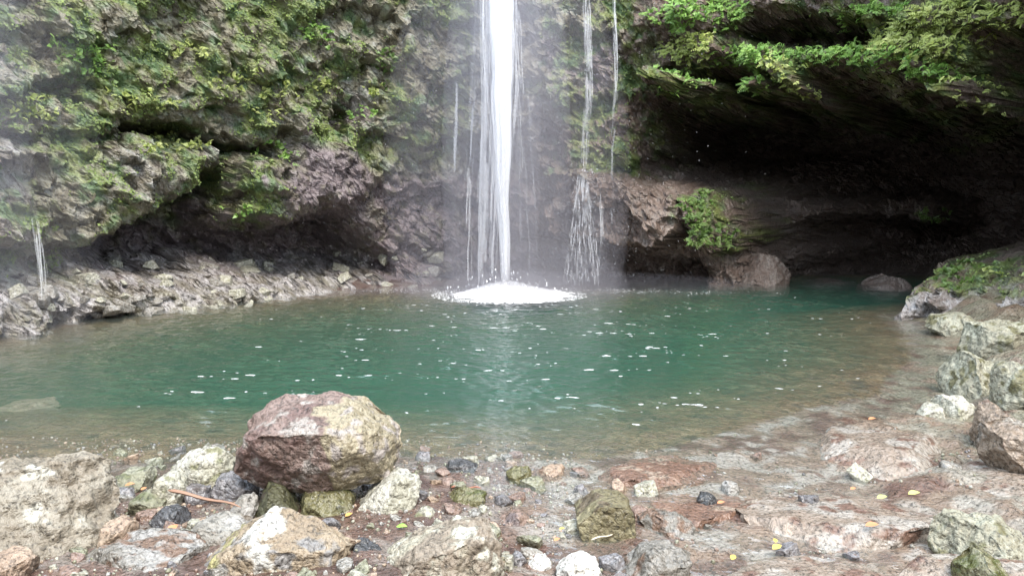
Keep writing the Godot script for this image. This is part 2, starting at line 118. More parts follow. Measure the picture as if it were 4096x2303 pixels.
	["bank_rock", "brown hollow rock at the right edge above the slab", Vector3(3.344, 0.250, -5.038), 0.24, "bedrock", 5, 1.2, [0.182, 0.190, -1.000, -0.027, 0.183, -0.296, -0.955, 0.195, 0.121, -0.993, 0.183, 0.999, -0.033, 0.184, 0.968, 0.251, 0.166, 0.236, 0.972, 0.176, -0.411, 0.912, 0.187, -0.987, 0.161, 0.176]],
	["bank_rock", "pale lumpy rock below the spur on the right bank", Vector3(5.486, 0.190, -8.643), 0.45, "pitted", 5, 1.2, [0.435, 0.302, -0.998, -0.055, 0.436, -0.374, -0.927, 0.334, 0.000, -1.000, 0.302, 0.997, -0.079, 0.425, 0.539, 0.842, 0.317, 0.067, 0.998, 0.289, -0.467, 0.884, 0.352, -0.986, 0.169, 0.422]],
	["bank_rock", "grey wet rock at the foot of the spur", Vector3(5.987, 0.060, -10.452), 0.40, "pitted", 5, 1.2, [0.373, 0.252, -0.637, -0.771, 0.211, 0.138, -0.990, 0.246, 0.999, -0.047, 0.374, 0.997, 0.077, 0.368, 0.325, 0.946, 0.252, -0.183, 0.983, 0.240, -0.799, 0.601, 0.318]],
	["sunken_rock", "pale rock under the water near the left edge", Vector3(-4.870, -0.284, -7.611), 0.35, "silt", 4, 1.0, [0.309, 0.152, -0.883, -0.469, 0.259, 0.052, -0.999, 0.141, 0.840, -0.543, 0.221, 0.449, 0.894, 0.202, -0.068, 0.998, 0.142, -0.544, 0.839, 0.193]],
	["sunken_rock", "brown rock under the water left of the big boulder", Vector3(-3.145, -0.161, -6.075), 0.20, "silt", 4, 1.0, [0.179, 0.116, -0.648, -0.761, 0.078, 0.657, -0.754, 0.098, 0.903, 0.429, 0.172, 0.083, 0.997, 0.111, -0.470, 0.883, 0.128]],
	["sunken_rock", "dim rock under the green water right of middle", Vector3(2.430, -0.430, -7.859), 0.30, "silt", 4, 1.0, [0.195, 0.145, -0.702, -0.712, 0.094, 0.713, -0.701, 0.112, 0.774, 0.633, 0.176, 0.000, 1.000, 0.145, -0.647, 0.762, 0.173]],
	["cave_rock", "brown rock at the water below the green nose beside the cave", Vector3(5.227, 0.057, -16.360), 0.70, "caverock", 5, 1.2, [0.628, 0.561, -0.998, -0.061, 0.646, -0.034, -0.999, 0.540, 0.998, -0.065, 0.650, 0.979, 0.206, 0.540, 0.774, 0.633, 0.495, 0.083, 0.997, 0.536, -0.722, 0.692, 0.595, -0.994, 0.105, 0.591]],
	["cave_rock", "low rock at the back waterline in the middle of the cave", Vector3(6.852, -0.303, -16.960), 0.70, "caverock", 5, 1.2, [0.867, 0.307, -0.996, -0.084, 0.873, 0.000, -1.000, 0.307, 0.996, -0.089, 0.873, 0.741, 0.672, 0.570, 0.164, 0.986, 0.293, -0.213, 0.977, 0.314, -0.813, 0.583, 0.642]],
	["cave_rock", "low rock at the right end of the cave waterline", Vector3(7.565, -0.178, -15.680), 0.60, "caverock", 5, 1.2, [0.623, 0.393, -0.998, -0.064, 0.632, -0.033, -0.999, 0.372, 0.998, -0.060, 0.634, 0.967, 0.256, 0.553, 0.346, 0.938, 0.377, -0.395, 0.919, 0.351, -0.885, 0.465, 0.481]],
	["flat_bedrock", "broad pale bedrock dome sloping into the water at the right shore", Vector3(2.822, -0.040, -5.807), 0.14, "flatrock", 6, 0.7, [0.637, 0.881, -0.989, -0.147, 0.689, -0.326, -0.945, 0.921, 0.623, -0.782, 0.521, 0.880, -0.475, 0.392, 0.975, -0.224, 0.472, 0.863, 0.505, 0.887, -0.261, 0.965, 0.717, -0.558, 0.830, 0.561, -0.830, 0.557, 0.461, -0.954, 0.299, 0.488]],
	["flat_bedrock", "long flat wet bedrock shelf in front of the pale dome", Vector3(2.050, -0.050, -4.649), 0.10, "flatrock", 6, 0.7, [0.702, 0.516, -0.551, -0.834, 0.635, -0.117, -0.993, 0.515, 0.513, -0.858, 0.431, 0.840, -0.542, 0.485, 0.972, -0.234, 0.588, 0.236, 0.972, 0.560, -0.303, 0.953, 0.416, -0.628, 0.779, 0.420, -0.997, 0.079, 0.677]],
	["flat_bedrock", "tilted bedrock shelf right of the long crack", Vector3(3.270, 0.010, -4.883), 0.16, "flatrock", 6, 0.7, [0.757, 0.734, -0.686, -0.727, 0.904, -0.084, -0.997, 0.752, 0.706, -0.708, 0.341, 0.904, -0.428, 0.370, 0.000, 1.000, 0.734, -0.513, 0.858, 0.505, -0.822, 0.570, 0.399, -0.886, 0.464, 0.425]],
	["flat_bedrock", "low grey bedrock at the bottom washed by the stream", Vector3(1.550, -0.050, -3.879), 0.08, "flatrock", 6, 0.7, [0.554, 0.322, 0.000, -1.000, 0.322, 0.585, -0.811, 0.413, 0.995, -0.105, 0.538, 0.447, 0.895, 0.364, 0.051, 0.999, 0.308, -0.647, 0.762, 0.423, -1.000, 0.001, 0.554]],
	["flat_bedrock", "wet bedrock step beside the lower end of the crack", Vector3(2.502, -0.010, -3.795), 0.14, "flatrock", 6, 0.7, [0.602, 0.419, -0.393, -0.920, 0.497, 0.402, -0.916, 0.269, 0.814, -0.581, 0.307, 0.266, 0.964, 0.464, -0.083, 0.997, 0.398, -0.676, 0.737, 0.349, -0.949, 0.316, 0.482]],
	["flat_bedrock", "thin brown slab with a pale rim at the middle waterline", Vector3(1.044, -0.030, -5.407), 0.05, "brownslab", 5, 0.7, [0.464, 0.381, -0.981, -0.193, 0.487, 0.000, -1.000, 0.381, 0.497, -0.868, 0.267, 0.879, -0.476, 0.301, 0.706, 0.708, 0.487, -0.424, 0.906, 0.216, -0.735, 0.678, 0.231]],
	["flat_bedrock", "brown bedrock sheet under the film of water right of the block", Vector3(1.340, -0.040, -4.817), 0.05, "brownslab", 5, 0.7, [0.538, 0.416, -1.000, -0.000, 0.538, -0.170, -0.985, 0.461, 0.610, -0.793, 0.148, 0.679, -0.734, 0.141, 0.378, 0.926, 0.486, -0.185, 0.983, 0.360, -0.720, 0.694, 0.331]],
]
# plants on the cliff: [label, along the cliff, height, half width, half height, tone]
const PLANTS := [
	["leafy fern clump at the top of the overhang beside the small trickles", 30.03, 5.3, 0.51, 0.29, 1],
	["leafy fern clump crowning the left end of the overhang", 30.73, 5.29, 0.51, 0.22, 1],
	["bright fern clump under the first crown of the overhang", 30.24, 4.71, 0.55, 0.26, 0],
	["hanging fern tuft above the left mouth of the cave", 29.95, 4.04, 0.33, 0.33, 1],
	["drooping fern tuft beside the tuft at the cave mouth", 30.5, 3.91, 0.29, 0.28, 1],
	["slanting band of ferns below the dark slot", 31.21, 4.54, 0.66, 0.22, 1],
	["fern clump at the middle of the slanting band", 31.9, 4.39, 0.44, 0.20, 1],
	["bushy fern draped over the stone nose of the overhang", 32.17, 3.91, 0.33, 0.45, 0],
	["small fern on the pale rib left of the stone nose", 31.5, 3.96, 0.33, 0.20, 1],
	["fern mat on the shelf above the middle of the cave", 32.71, 4.42, 0.47, 0.18, 1],
	["rounded fern clump at the end of the middle shelf", 33.12, 4.34, 0.26, 0.26, 1],
	["brightest fern clump on the high right shelf", 33.66, 4.51, 0.44, 0.22, 0],
	["wide pale green fern clump along the high right shelf", 34.21, 4.32, 0.62, 0.26, 0],
	["fern clump at the tip of the high right shelf", 34.66, 4.39, 0.33, 0.25, 0],
	["fern tuft hanging below the high right shelf", 33.84, 4.19, 0.40, 0.16, 1],
	["long fern cascade below the right shelf", 34.33, 3.9, 0.47, 0.23, 1],
	["lowest fern cascade hanging over the cave on the right", 34.93, 3.53, 0.36, 0.38, 0],
	["leafy branch entering at the top right of the frame", 34.52, 4.77, 0.73, 0.18, 0],
	["leafy branch in the upper right corner", 35.34, 4.65, 0.66, 0.19, 0],
	["thin leaf fringe along the top edge above the dark slot", 33.24, 5.05, 0.66, 0.10, 1],
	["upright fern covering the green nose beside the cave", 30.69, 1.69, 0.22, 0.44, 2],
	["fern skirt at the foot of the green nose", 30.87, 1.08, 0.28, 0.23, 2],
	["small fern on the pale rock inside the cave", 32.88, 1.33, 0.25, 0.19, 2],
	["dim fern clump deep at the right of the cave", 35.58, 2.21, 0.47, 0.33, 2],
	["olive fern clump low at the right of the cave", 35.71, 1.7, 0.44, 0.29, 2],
	["yellow green moss cushion on top of the spur", 35.95, 0.83, 0.44, 0.19, 0],
	["green moss cushion at the left end of the spur top", 35.09, 0.75, 0.44, 0.16, 2],
	["bright leafy strip in the slot of the left cliff", 20.78, 2.89, 0.51, 0.13, 0],
	["low leafy strip left of the cliff slot", 20.08, 2.81, 0.66, 0.12, 0],
	["yellow leafy tuft above the square block", 21.9, 3.4, 0.31, 0.18, 0],
	["fresh tuft at the right end of the cliff slot", 21.95, 2.83, 0.28, 0.15, 1],
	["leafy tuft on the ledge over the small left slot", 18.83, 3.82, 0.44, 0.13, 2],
	["yellow leafy scatter high on the left cliff", 20.59, 4.48, 0.33, 0.18, 0],
	["leafy tuft on the long ledge at mid left", 19.68, 3.45, 0.62, 0.16, 0],
	["tuft right of the long ledge", 21.6, 3.98, 0.31, 0.22, 0],
	["second tuft right of the long ledge beside the column", 22.07, 3.88, 0.29, 0.19, 0],
	["leaf patch near the top of the left cliff", 18.86, 4.15, 0.51, 0.23, 1],
	["round light tuft left of the misty wall", 22.95, 3.99, 0.16, 0.12, 0],
	["narrow tuft by the edge of the misty wall", 23.97, 3.95, 0.13, 0.22, 0],
	["tuft below the narrow tuft by the misty wall", 23.75, 3.56, 0.22, 0.15, 1],
	["tiny fresh tuft on the corner of the square block", 22.19, 2.59, 0.12, 0.12, 1],
	["leafy ledge tuft at upper middle left", 21.19, 3.98, 0.32, 0.16, 0],
	["leafy tuft near the left frame edge", 17.97, 3.19, 0.44, 0.23, 0],
	["small tuft under the bulging lower cliff mass", 21.23, 1.61, 0.22, 0.09, 1],
	["leaf patch beside the top of the purple column", 22.88, 4.98, 0.36, 0.26, 1],
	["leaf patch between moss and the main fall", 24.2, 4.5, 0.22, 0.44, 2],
]
const LEAVES := [
	["broken off green leaf sprig beside the big left slab", Vector3(-2.460, 0.120, -4.595), 0.1, "lime", 0.4],
	["second pale green leaf of the sprig by the left slab", Vector3(-2.410, 0.110, -4.543), 0.09, "pale", 1.1],
	["orange leaf lying above the rounded grey green stone", Vector3(-2.469, 0.070, -4.898), 0.07, "orange", 0.3],
	["small orange leaf right of the green sprig", Vector3(-2.360, 0.060, -4.856), 0.05, "orange", 1.0],
	["orange brown leaf standing behind the twig", Vector3(-1.872, 0.110, -4.154), 0.09, "orange", 1.3],
	["dry orange leaf under the shaded support stone", Vector3(-1.484, 0.100, -4.215), 0.08, "orange", 0.1],
	["yellow orange leaf in front of the middle support stone", Vector3(-0.959, 0.050, -4.435), 0.06, "amber", 0.8],
	["bright green leaf at the tip of the long support stone", Vector3(-0.863, 0.070, -4.593), 0.09, "lime", 0.2],
	["green leaf lying above the lichen rock", Vector3(-0.616, 0.060, -4.212), 0.08, "lime", -0.3],
	["yellow leaf on the stream bed at lower right", Vector3(1.446, 0.030, -4.091), 0.08, "yellow", 0.5],
	["smaller yellow leaf touching the stream bed leaf", Vector3(1.463, 0.030, -4.176), 0.05, "yellow", 1.4],
	["round yellow green leaf on the long bedrock slab", Vector3(2.233, 0.120, -4.564), 0.08, "lemon", 0.2],
	["thin yellow leaf at the foot of the crack", Vector3(2.458, 0.120, -4.626), 0.09, "lemon", 0.1],
	["orange leaf near the yellow green leaf on the slab", Vector3(2.119, 0.120, -4.706), 0.05, "orange", 0.4],
	["orange leaf lying flat at the lower right bedrock", Vector3(2.016, 0.100, -4.215), 0.09, "orange", 0.0],
	["orange leaf beside the small black wedge stone", Vector3(1.301, 0.030, -4.704), 0.06, "orange", 0.2],
	["tiny orange leaf on top of the bedrock dome", Vector3(2.749, 0.220, -5.851), 0.07, "orange", 0.1],
	["orange leaf in the stream left of the block", Vector3(0.252, 0.020, -4.209), 0.05, "orange", 0.6],
	["yellow fleck of leaf left of the block", Vector3(0.288, 0.030, -4.330), 0.04, "yellow", 0.2],
	["yellow leaf at the bottom of the stream below the slab", Vector3(1.174, 0.030, -3.974), 0.06, "yellow", 1.0],
]

var rng := RandomNumberGenerator.new()
var taken := {}
var ico := {}
var line := PackedVector2Array()
var lens_at := PackedFloat32Array()
var wn := []          # noises
var relief := PackedFloat32Array()
var cover := []
const RS0 := 13.0
const RY0 := -1.6
const RC := 0.08
const RW := 350
const RH := 130
var shore_map := PackedFloat32Array()
const GX0 := -11.0
const GZ0 := -18.5
const GC := 0.12
const GW := 184
const GH := 230
var rock_mat: StandardMaterial3D
var wet_mat: StandardMaterial3D
var cliff_mat: StandardMaterial3D
var leaf_mat: StandardMaterial3D
var tones := {}


# ---------------------------------------------------------------- helpers
func numbered(called: String) -> String:
	var k: int = taken.get(called, 0)
	taken[called] = k + 1
	return called if k == 0 else "%s_%03d" % [called, k]

func tag(o: Node, label: String, category: String, group := "", kind := "") -> void:
	o.set_meta("label", label)
	o.set_meta("category", category)
	if group != "":
		o.set_meta("group", group)
	if kind != "":
		o.set_meta("kind", kind)

func put(called: String, mesh: Mesh, m: Material, parent: Node = null) -> MeshInstance3D:
	var o := MeshInstance3D.new()
	o.mesh = mesh
	o.material_override = m
	if parent == null:
		o.name = numbered(called)
		add_child(o)
	else:
		o.name = called
		parent.add_child(o, true)
	return o

func base(called: String, at := Vector3.ZERO) -> Node3D:
	var o := Node3D.new()
	o.name = numbered(called)
	add_child(o)
	o.position = at
	return o

func noise(kind: int, freq: float, octaves: int, sd: int) -> FastNoiseLite:
	var n := FastNoiseLite.new()
	n.noise_type = kind
	n.frequency = freq
	n.seed = sd
	n.fractal_type = FastNoiseLite.FRACTAL_FBM if octaves > 1 else FastNoiseLite.FRACTAL_NONE
	n.fractal_octaves = octaves
	return n

func ss(a: float, b: float, x: float) -> float:
	return smoothstep(a, b, x)

func mesh_of(v: PackedVector3Array, idx: PackedInt32Array, c = null, faceted := false) -> ArrayMesh:
	var a := []
	a.resize(Mesh.ARRAY_MAX)
	a[Mesh.ARRAY_VERTEX] = v
	a[Mesh.ARRAY_INDEX] = idx
	if c != null:
		a[Mesh.ARRAY_COLOR] = c
	var m := ArrayMesh.new()
	if faceted:
		m.add_surface_from_arrays(Mesh.PRIMITIVE_TRIANGLES, a)
		return m
	var n := PackedVector3Array()
	n.resize(v.size())
	for k in range(0, idx.size(), 3):
		var i := idx[k]
		var j := idx[k + 1]
		var l := idx[k + 2]
		var f := (v[l] - v[i]).cross(v[j] - v[i])
		n[i] += f
		n[j] += f
		n[l] += f
	for k in n.size():
		n[k] = n[k].normalized()
	a[Mesh.ARRAY_NORMAL] = n
	m.add_surface_from_arrays(Mesh.PRIMITIVE_TRIANGLES, a)
	return m

func grid_index(w: int, h: int, flip := false) -> PackedInt32Array:
	var idx := PackedInt32Array()
	idx.resize((w - 1) * (h - 1) * 6)
	var k := 0
	for j in h - 1:
		for i in w - 1:
			var a := j * w + i
			var b := a + 1
			var c := a + w
			var d := c + 1
			if flip:
				idx[k] = a; idx[k + 1] = c; idx[k + 2] = b
				idx[k + 3] = b; idx[k + 4] = c; idx[k + 5] = d
			else:
				idx[k] = a; idx[k + 1] = b; idx[k + 2] = c
				idx[k + 3] = b; idx[k + 4] = d; idx[k + 5] = c
			k += 6
	return idx

func noise_tex(n: FastNoiseLite, lo: Color, hi: Color, size := 512, mid = null, at := 0.5) -> NoiseTexture2D:
	var t := NoiseTexture2D.new()
	t.width = size
	t.height = size
	t.seamless = true
	t.noise = n
	var g := Gradient.new()
	g.set_color(0, lo)
	g.set_color(1, hi)
	if mid != null:
		g.add_point(at, mid)
	t.color_ramp = g
	return t

# signed distance to a polygon given as x, y pairs: positive inside
func inside(poly: Array, p: Vector2) -> float:
	var n := poly.size() / 2
	var best := 1e9
	var odd := false
	var a := Vector2(poly[2 * n - 2], poly[2 * n - 1])
	for i in n:
		var b := Vector2(poly[2 * i], poly[2 * i + 1])
		var e := b - a
		var w := p - a
		var q := w - e * clampf(w.dot(e) / maxf(e.length_squared(), 1e-9), 0.0, 1.0)
		best = minf(best, q.length_squared())
		if (a.y > p.y) != (b.y > p.y) and p.x < (b.x - a.x) * (p.y - a.y) / (b.y - a.y) + a.x:
			odd = not odd
		a = b
	best = sqrt(best)
	return best if odd else -best


# ---------------------------------------------------------------- the cliff as a function
func plan_line() -> void:
	var pts := []
	for i in PLAN.size() / 2:
		pts.append(Vector2(PLAN[2 * i], PLAN[2 * i + 1]))
	for i in pts.size() - 1:
		var a: Vector2 = pts[maxi(i - 1, 0)]
		var b: Vector2 = pts[i]
		var c: Vector2 = pts[i + 1]
		var d: Vector2 = pts[mini(i + 2, pts.size() - 1)]
		for k in 24:
			line.append(b.cubic_interpolate(c, a, d, k / 24.0))
	line.append(pts[-1])
	var s := 0.0
	for i in line.size():
		if i > 0:
			s += line[i].distance_to(line[i - 1])
		lens_at.append(s)

func plan_at(s: float) -> Array:      # point and normal towards the pool
	var i := clampi(lens_at.bsearch(s) - 1, 0, line.size() - 2)
	var t := clampf((s - lens_at[i]) / maxf(lens_at[i + 1] - lens_at[i], 1e-6), 0.0, 1.0)
	var a := line[maxi(i - 4, 0)]
	var b := line[mini(i + 5, line.size() - 1)]
	var e := (b - a).normalized()
	return [line[i].lerp(line[i + 1], t), Vector2(-e.y, e.x)]

func raster() -> void:
	relief.resize(RW * RH)
	for f in RELIEF:
		lay(relief, f[2], f[0], f[1], true)
	for k in 5:
		var a := PackedFloat32Array()
		a.resize(RW * RH)
		cover.append(a)
	for z in COVER:
		lay(cover[z[0]], z[2], 1.0, z[1], false)

func lay(a: PackedFloat32Array, poly: Array, d: float, w: float, add: bool) -> void:
	var lo := Vector2(1e9, 1e9)
	var hi := -lo
	for i in poly.size() / 2:
		var q := Vector2(poly[2 * i], poly[2 * i + 1])
		lo = lo.min(q)
		hi = hi.max(q)
	var i0 := clampi(int((lo.x - w - RS0) / RC), 0, RW - 1)
	var i1 := clampi(int((hi.x + w - RS0) / RC) + 1, 0, RW - 1)
	var j0 := clampi(int((lo.y - w - RY0) / RC), 0, RH - 1)
	var j1 := clampi(int((hi.y + w - RY0) / RC) + 1, 0, RH - 1)
	for j in range(j0, j1 + 1):
		for i in range(i0, i1 + 1):
			var x := inside(poly, Vector2(RS0 + i * RC, RY0 + j * RC))
			var k := d * ss(-0.35 * w, 0.65 * w, x)
			if add:
				a[j * RW + i] += k
			else:
				a[j * RW + i] = maxf(a[j * RW + i], k)

func look(a: PackedFloat32Array, s: float, y: float) -> float:
	var u := clampf((s - RS0) / RC, 0.0, RW - 1.001)
	var v := clampf((y - RY0) / RC, 0.0, RH - 1.001)
	var i := int(u)
	var j := int(v)
	u -= i
	v -= j
	var k := j * RW + i
	return lerpf(lerpf(a[k], a[k + 1], u), lerpf(a[k + RW], a[k + RW + 1], u), v)

func wall(s: float, y: float) -> Vector3:
	var pn := plan_at(s)
	var c: Vector2 = pn[0]
	var n: Vector2 = pn[1]
	var p := Vector3(c.x, y, c.y)
	var big: FastNoiseLite = wn[0]
	var mid: FastNoiseLite = wn[1]
	var cell: FastNoiseLite = wn[2]
	var fine: FastNoiseLite = wn[3]
	var m1 := mid.get_noise_3dv(p)
	var m2 := mid.get_noise_3dv(p + Vector3(31, 17, 9))
	var d := look(relief, s + 0.22 * m1, y + 0.2 * m2)
	var b := big.get_noise_3dv(p)
	d += 0.55 * b + 0.32 * m1
	# finer relief is looked up where the coarse face really stands, so that shelves and ceilings get it too
	p += Vector3(n.x, 0.0, n.y) * d
	var q := Vector3(p.x, y * 1.25, p.z) + Vector3(m2, m1, m2) * 0.35
	var cl := cell.get_noise_3dv(q)
	d += 0.3 * cl + 0.15 * cell.get_noise_3dv(q * 2.3) + 0.07 * cell.get_noise_3dv(q * 4.6)
	# beds that weather back on their underside
	var t := fposmod(y * 0.85 + 0.9 * b + 0.35 * m1 + 0.06 * s, 1.0)
	d += 0.24 * (ss(0.0, 0.16, t) * (1.0 - t) - 0.35) * ss(-0.5, 0.3, b + 0.3)
	var f := fine.get_noise_3dv(p)
	var f2 := fine.get_noise_3dv(p + Vector3(5, 40, 3))
	d += 0.1 * f
	# the face leans back higher up
	var top := 9.0 - 4.0 * ss(15.5, 11.0, s) - 4.0 * ss(38.0, 43.0, s)
	if y > top:
		d -= (y - top) * 3.0
		y = top + 0.05 * (y - top)
	if y > 6.0:
		d -= (y - 6.0) * (0.1 + 0.16 * ss(24.0, 16.0, s))
	return Vector3(c.x + n.x * d - n.y * 0.1 * f2, y + 0.09 * f2 + 0.12 * m2 + 0.16 * cell.get_noise_3dv(q * 1.4 + Vector3(3, 3, 3)), c.y + n.y * d + n.x * 0.1 * f2)

func cliff_color(s: float, y: float, p: Vector3) -> Color:
	var mid: FastNoiseLite = wn[1]
	var fine: FastNoiseLite = wn[3]
	var big: FastNoiseLite = wn[0]
	var a := mid.get_noise_3dv(p * 1.7)
	var b := fine.get_noise_3dv(p * 0.9 + Vector3(7, 3, 1))
	var g := big.get_noise_3dv(p * 1.9 + Vector3(50, 0, 20))
	var n := 0.5 * a + 0.5 * b
	s += 0.4 * a + 0.3 * g
	y += 0.35 * mid.get_noise_3dv(p * 1.1 + Vector3(8, 2, 5))
	var c := Color(0.23, 0.215, 0.16)
	c = c.lerp(Color(0.37, 0.36, 0.335), ss(0.05, 0.35, a + 0.5 * b))
	c = c.lerp(Color(0.12, 0.105, 0.07), ss(0.1, 0.4, -a + 0.3 * b))
	var purple := look(cover[1], s, y)
	c = c.lerp(Color(0.23, 0.19, 0.205), purple * ss(-0.3, 0.15, n + 0.15))
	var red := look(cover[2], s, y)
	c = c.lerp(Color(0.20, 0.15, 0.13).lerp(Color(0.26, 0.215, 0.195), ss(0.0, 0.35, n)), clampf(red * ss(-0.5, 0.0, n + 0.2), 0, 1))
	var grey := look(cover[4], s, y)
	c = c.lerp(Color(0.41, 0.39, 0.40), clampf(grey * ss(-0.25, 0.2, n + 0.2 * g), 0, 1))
	c = c.lerp(Color(0.24, 0.215, 0.195), grey * ss(0.12, 0.35, -n))
	var moss := look(cover[0], s, y)
	var mm := moss * ss(-0.18, 0.16, g * 0.6 + n * 0.8)
	var green := Color(0.135, 0.185, 0.05).lerp(Color(0.205, 0.245, 0.08), ss(-0.2, 0.3, b)).lerp(Color(0.095, 0.165, 0.06), ss(0.0, 0.35, a))
	c = c.lerp(green, clampf(mm, 0, 1) * 0.92)
	return c

func build_cliff() -> void:
	var xs := PackedFloat32Array()
	var s := 0.0
	var total := lens_at[-1]
	while s < total:
		xs.append(s)
		s += 0.028 if s > 16.4 and s < 36.6 else 0.16
	var ys := PackedFloat32Array()
	var y := -1.2
	while y < 11.0:
		ys.append(y)
		y += 0.015 if y > 2.4 and y < 4.2 else 0.028 if y > -0.15 and y < 5.9 else 0.1 if y < 0.0 else 0.2
	var v := PackedVector3Array()
	var c := PackedColorArray()
	v.resize(xs.size() * ys.size())
	c.resize(v.size())
	var k := 0
	for j in ys.size():
		for i in xs.size():
			var p := wall(xs[i], ys[j])
			v[k] = p
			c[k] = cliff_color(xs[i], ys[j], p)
			k += 1
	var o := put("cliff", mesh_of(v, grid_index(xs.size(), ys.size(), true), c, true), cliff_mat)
	tag(o, "mossy overhanging cliff that rings the pool, with a dark cave at its foot", "cliff", "", "structure")


# ---------------------------------------------------------------- the ground and the pool bed
func shore_raster() -> void:
	shore_map.resize(GW * GH)
	for j in GH:
		for i in GW:
			shore_map[j * GW + i] = inside(SHORE, Vector2(GX0 + i * GC, GZ0 + j * GC))

func pool(x: float, z: float) -> float:
	var u := clampf((x - GX0) / GC, 0.0, GW - 1.001)
	var v := clampf((z - GZ0) / GC, 0.0, GH - 1.001)
	var i := int(u)
	var j := int(v)
	u -= i
	v -= j
	var k := j * GW + i
	return lerpf(lerpf(shore_map[k], shore_map[k + 1], u), lerpf(shore_map[k + GW], shore_map[k + GW + 1], u), v)

func ground(x: float, z: float) -> float:
	var mid: FastNoiseLite = wn[1]
	var fine: FastNoiseLite = wn[3]
	var p := Vector3(x, 0, z)
	var m := mid.get_noise_3dv(p * 1.2)
	var f := fine.get_noise_3dv(p)
	var d := pool(x, z) + 0.25 * m
	var e := maxf(-d, 0.0)
	var left := ss(0.5, -0.6, x + 0.15 * m)          # gravel shore rises towards the visitor
	var right := ss(2.3, 3.0, x + 0.2 * m)           # bedrock bank
	var mid_part := (1.0 - left) * (1.0 - right)
	var h: float = e * 0.085 * left + right * (minf(0.07 * e, 0.3) + (0.5 + 0.22 * wn[2].get_noise_3dv(p * 1.6)) * ss(3.7, 5.4, x) * ss(0.0, 0.9, e)) + mid_part * (-0.018 + 0.014 * e)
	h += (0.04 + 0.05 * right * ss(0.0, 0.5, e)) * m + (0.016 + 0.02 * right) * f - 0.01
	if z > 2.0:      # unseen slope added behind the visitor to keep skylight out of the cave
		h += minf(0.95 * (z - 2.0), 7.0)
	if d > 0.0:
		h -= (0.05 * d + 0.03 * d * d if d < 2.5 else 0.3125 + 0.2 * (d - 2.5)) * (1.0 - 0.45 * ss(-1.2, -4.0, x) * ss(-9.5, -7.0, z))
	return h

func ground_color(x: float, z: float, h: float) -> Color:
	var mid: FastNoiseLite = wn[1]
	var fine: FastNoiseLite = wn[3]
	var p := Vector3(x, 0, z)
	var a := mid.get_noise_3dv(p * 1.5 + Vector3(9, 9, 9))
	var b := fine.get_noise_3dv(p * 0.8 + Vector3(3, 1, 3))
	var d := pool(x, z)
	if d > 0.4:
		return Color(0.17, 0.115, 0.065).lerp(Color(0.24, 0.18, 0.105), ss(-0.2, 0.4, a + b)).lerp(Color(0.10, 0.075, 0.05), ss(0.1, 0.5, b))
	var left := ss(0.5, -0.6, x + 0.3 * a)
	var gravel := Color(0.16, 0.10, 0.08).lerp(Color(0.24, 0.2, 0.18), ss(-0.1, 0.3, b)).lerp(Color(0.10, 0.06, 0.05), ss(0.1, 0.4, a))
	var bed := Color(0.25, 0.185, 0.145).lerp(Color(0.14, 0.08, 0.06), ss(0.05, 0.3, a)).lerp(Color(0.37, 0.34, 0.31), ss(0.0, 0.3, b - 0.5 * a))
	var right := ss(2.2, 4.2, x)
	return bed.lerp(gravel, left).lerp(Color(0.25, 0.235, 0.18), right * ss(-0.3, 0.1, b))

func build_ground() -> void:
	var xs := PackedFloat32Array()
	var x := -11.0
	while x <= 11.0:
		xs.append(x)
		x += 0.028 if x > -3.6 and x < 5.0 else 0.16
	var zs := PackedFloat32Array()
	var z := 9.0
	while z >= -18.0:
		zs.append(z)
		z -= 0.3 if z > -2.6 else 0.026 if z > -6.6 else 0.05 if z > -9.0 else 0.12
	var v := PackedVector3Array()
	var c := PackedColorArray()
	v.resize(xs.size() * zs.size())
	c.resize(v.size())
	var k := 0
	for j in zs.size():
		for i in xs.size():
			var h := ground(xs[i], zs[j])
			v[k] = Vector3(xs[i], h, zs[j])
			c[k] = ground_color(xs[i], zs[j], h)
			k += 1
	var o := put("ground", mesh_of(v, grid_index(xs.size(), zs.size(), true), c), wet_mat)
	tag(o, "brown wet bedrock and gravel shore sloping into the pool bed", "ground", "", "structure")

func wave(x: float, z: float) -> float:
	var a: FastNoiseLite = wn[4]
	var b: FastNoiseLite = wn[5]
	var d := pool(x, z)
	var k := ss(-0.2, 1.5, d)
	# ripples run out from the foot of the fall
	var r := Vector2(x + 0.2, z + 14.4).length()
	var ring := sin(r * 11.0 + 5.0 * a.get_noise_2d(x * 0.6, z * 0.6)) * exp(-r * 0.16)
	var patch := ss(-0.3, 0.4, wn[0].get_noise_2d(x * 1.4 + 9.0, z * 1.4) + 0.6 * wn[1].get_noise_2d(x * 2.0, z * 2.0))
	var crest := 1.0 - absf(a.get_noise_2d(x * 0.34 + 70.0, z * 1.7))
	var crest2 := 1.0 - absf(b.get_noise_2d(x * 0.3 + 30.0, z * 1.3))
	var h := k * (0.006 * a.get_noise_2d(x, z * 1.8) + 0.003 * b.get_noise_2d(x, z * 1.6) + 0.006 * ring + patch * (0.016 * pow(crest, 6.0) + 0.009 * pow(crest2, 6.0)))
	var run := 1.0 - absf(b.get_noise_2d(x * 1.0 + z * 0.35, z * 1.5 - x * 0.5))
	h += (1.0 - k) * (0.004 * a.get_noise_2d(x * 3.0, z * 3.0) + 0.008 * ss(-0.3, 0.6, x) * b.get_noise_2d(x * 0.9 + z * 0.3, z * 1.2) + 0.008 * pow(run, 4.0) * ss(-0.1, 0.25, wn[1].get_noise_2d(x * 1.3, z * 1.3)))
	return h

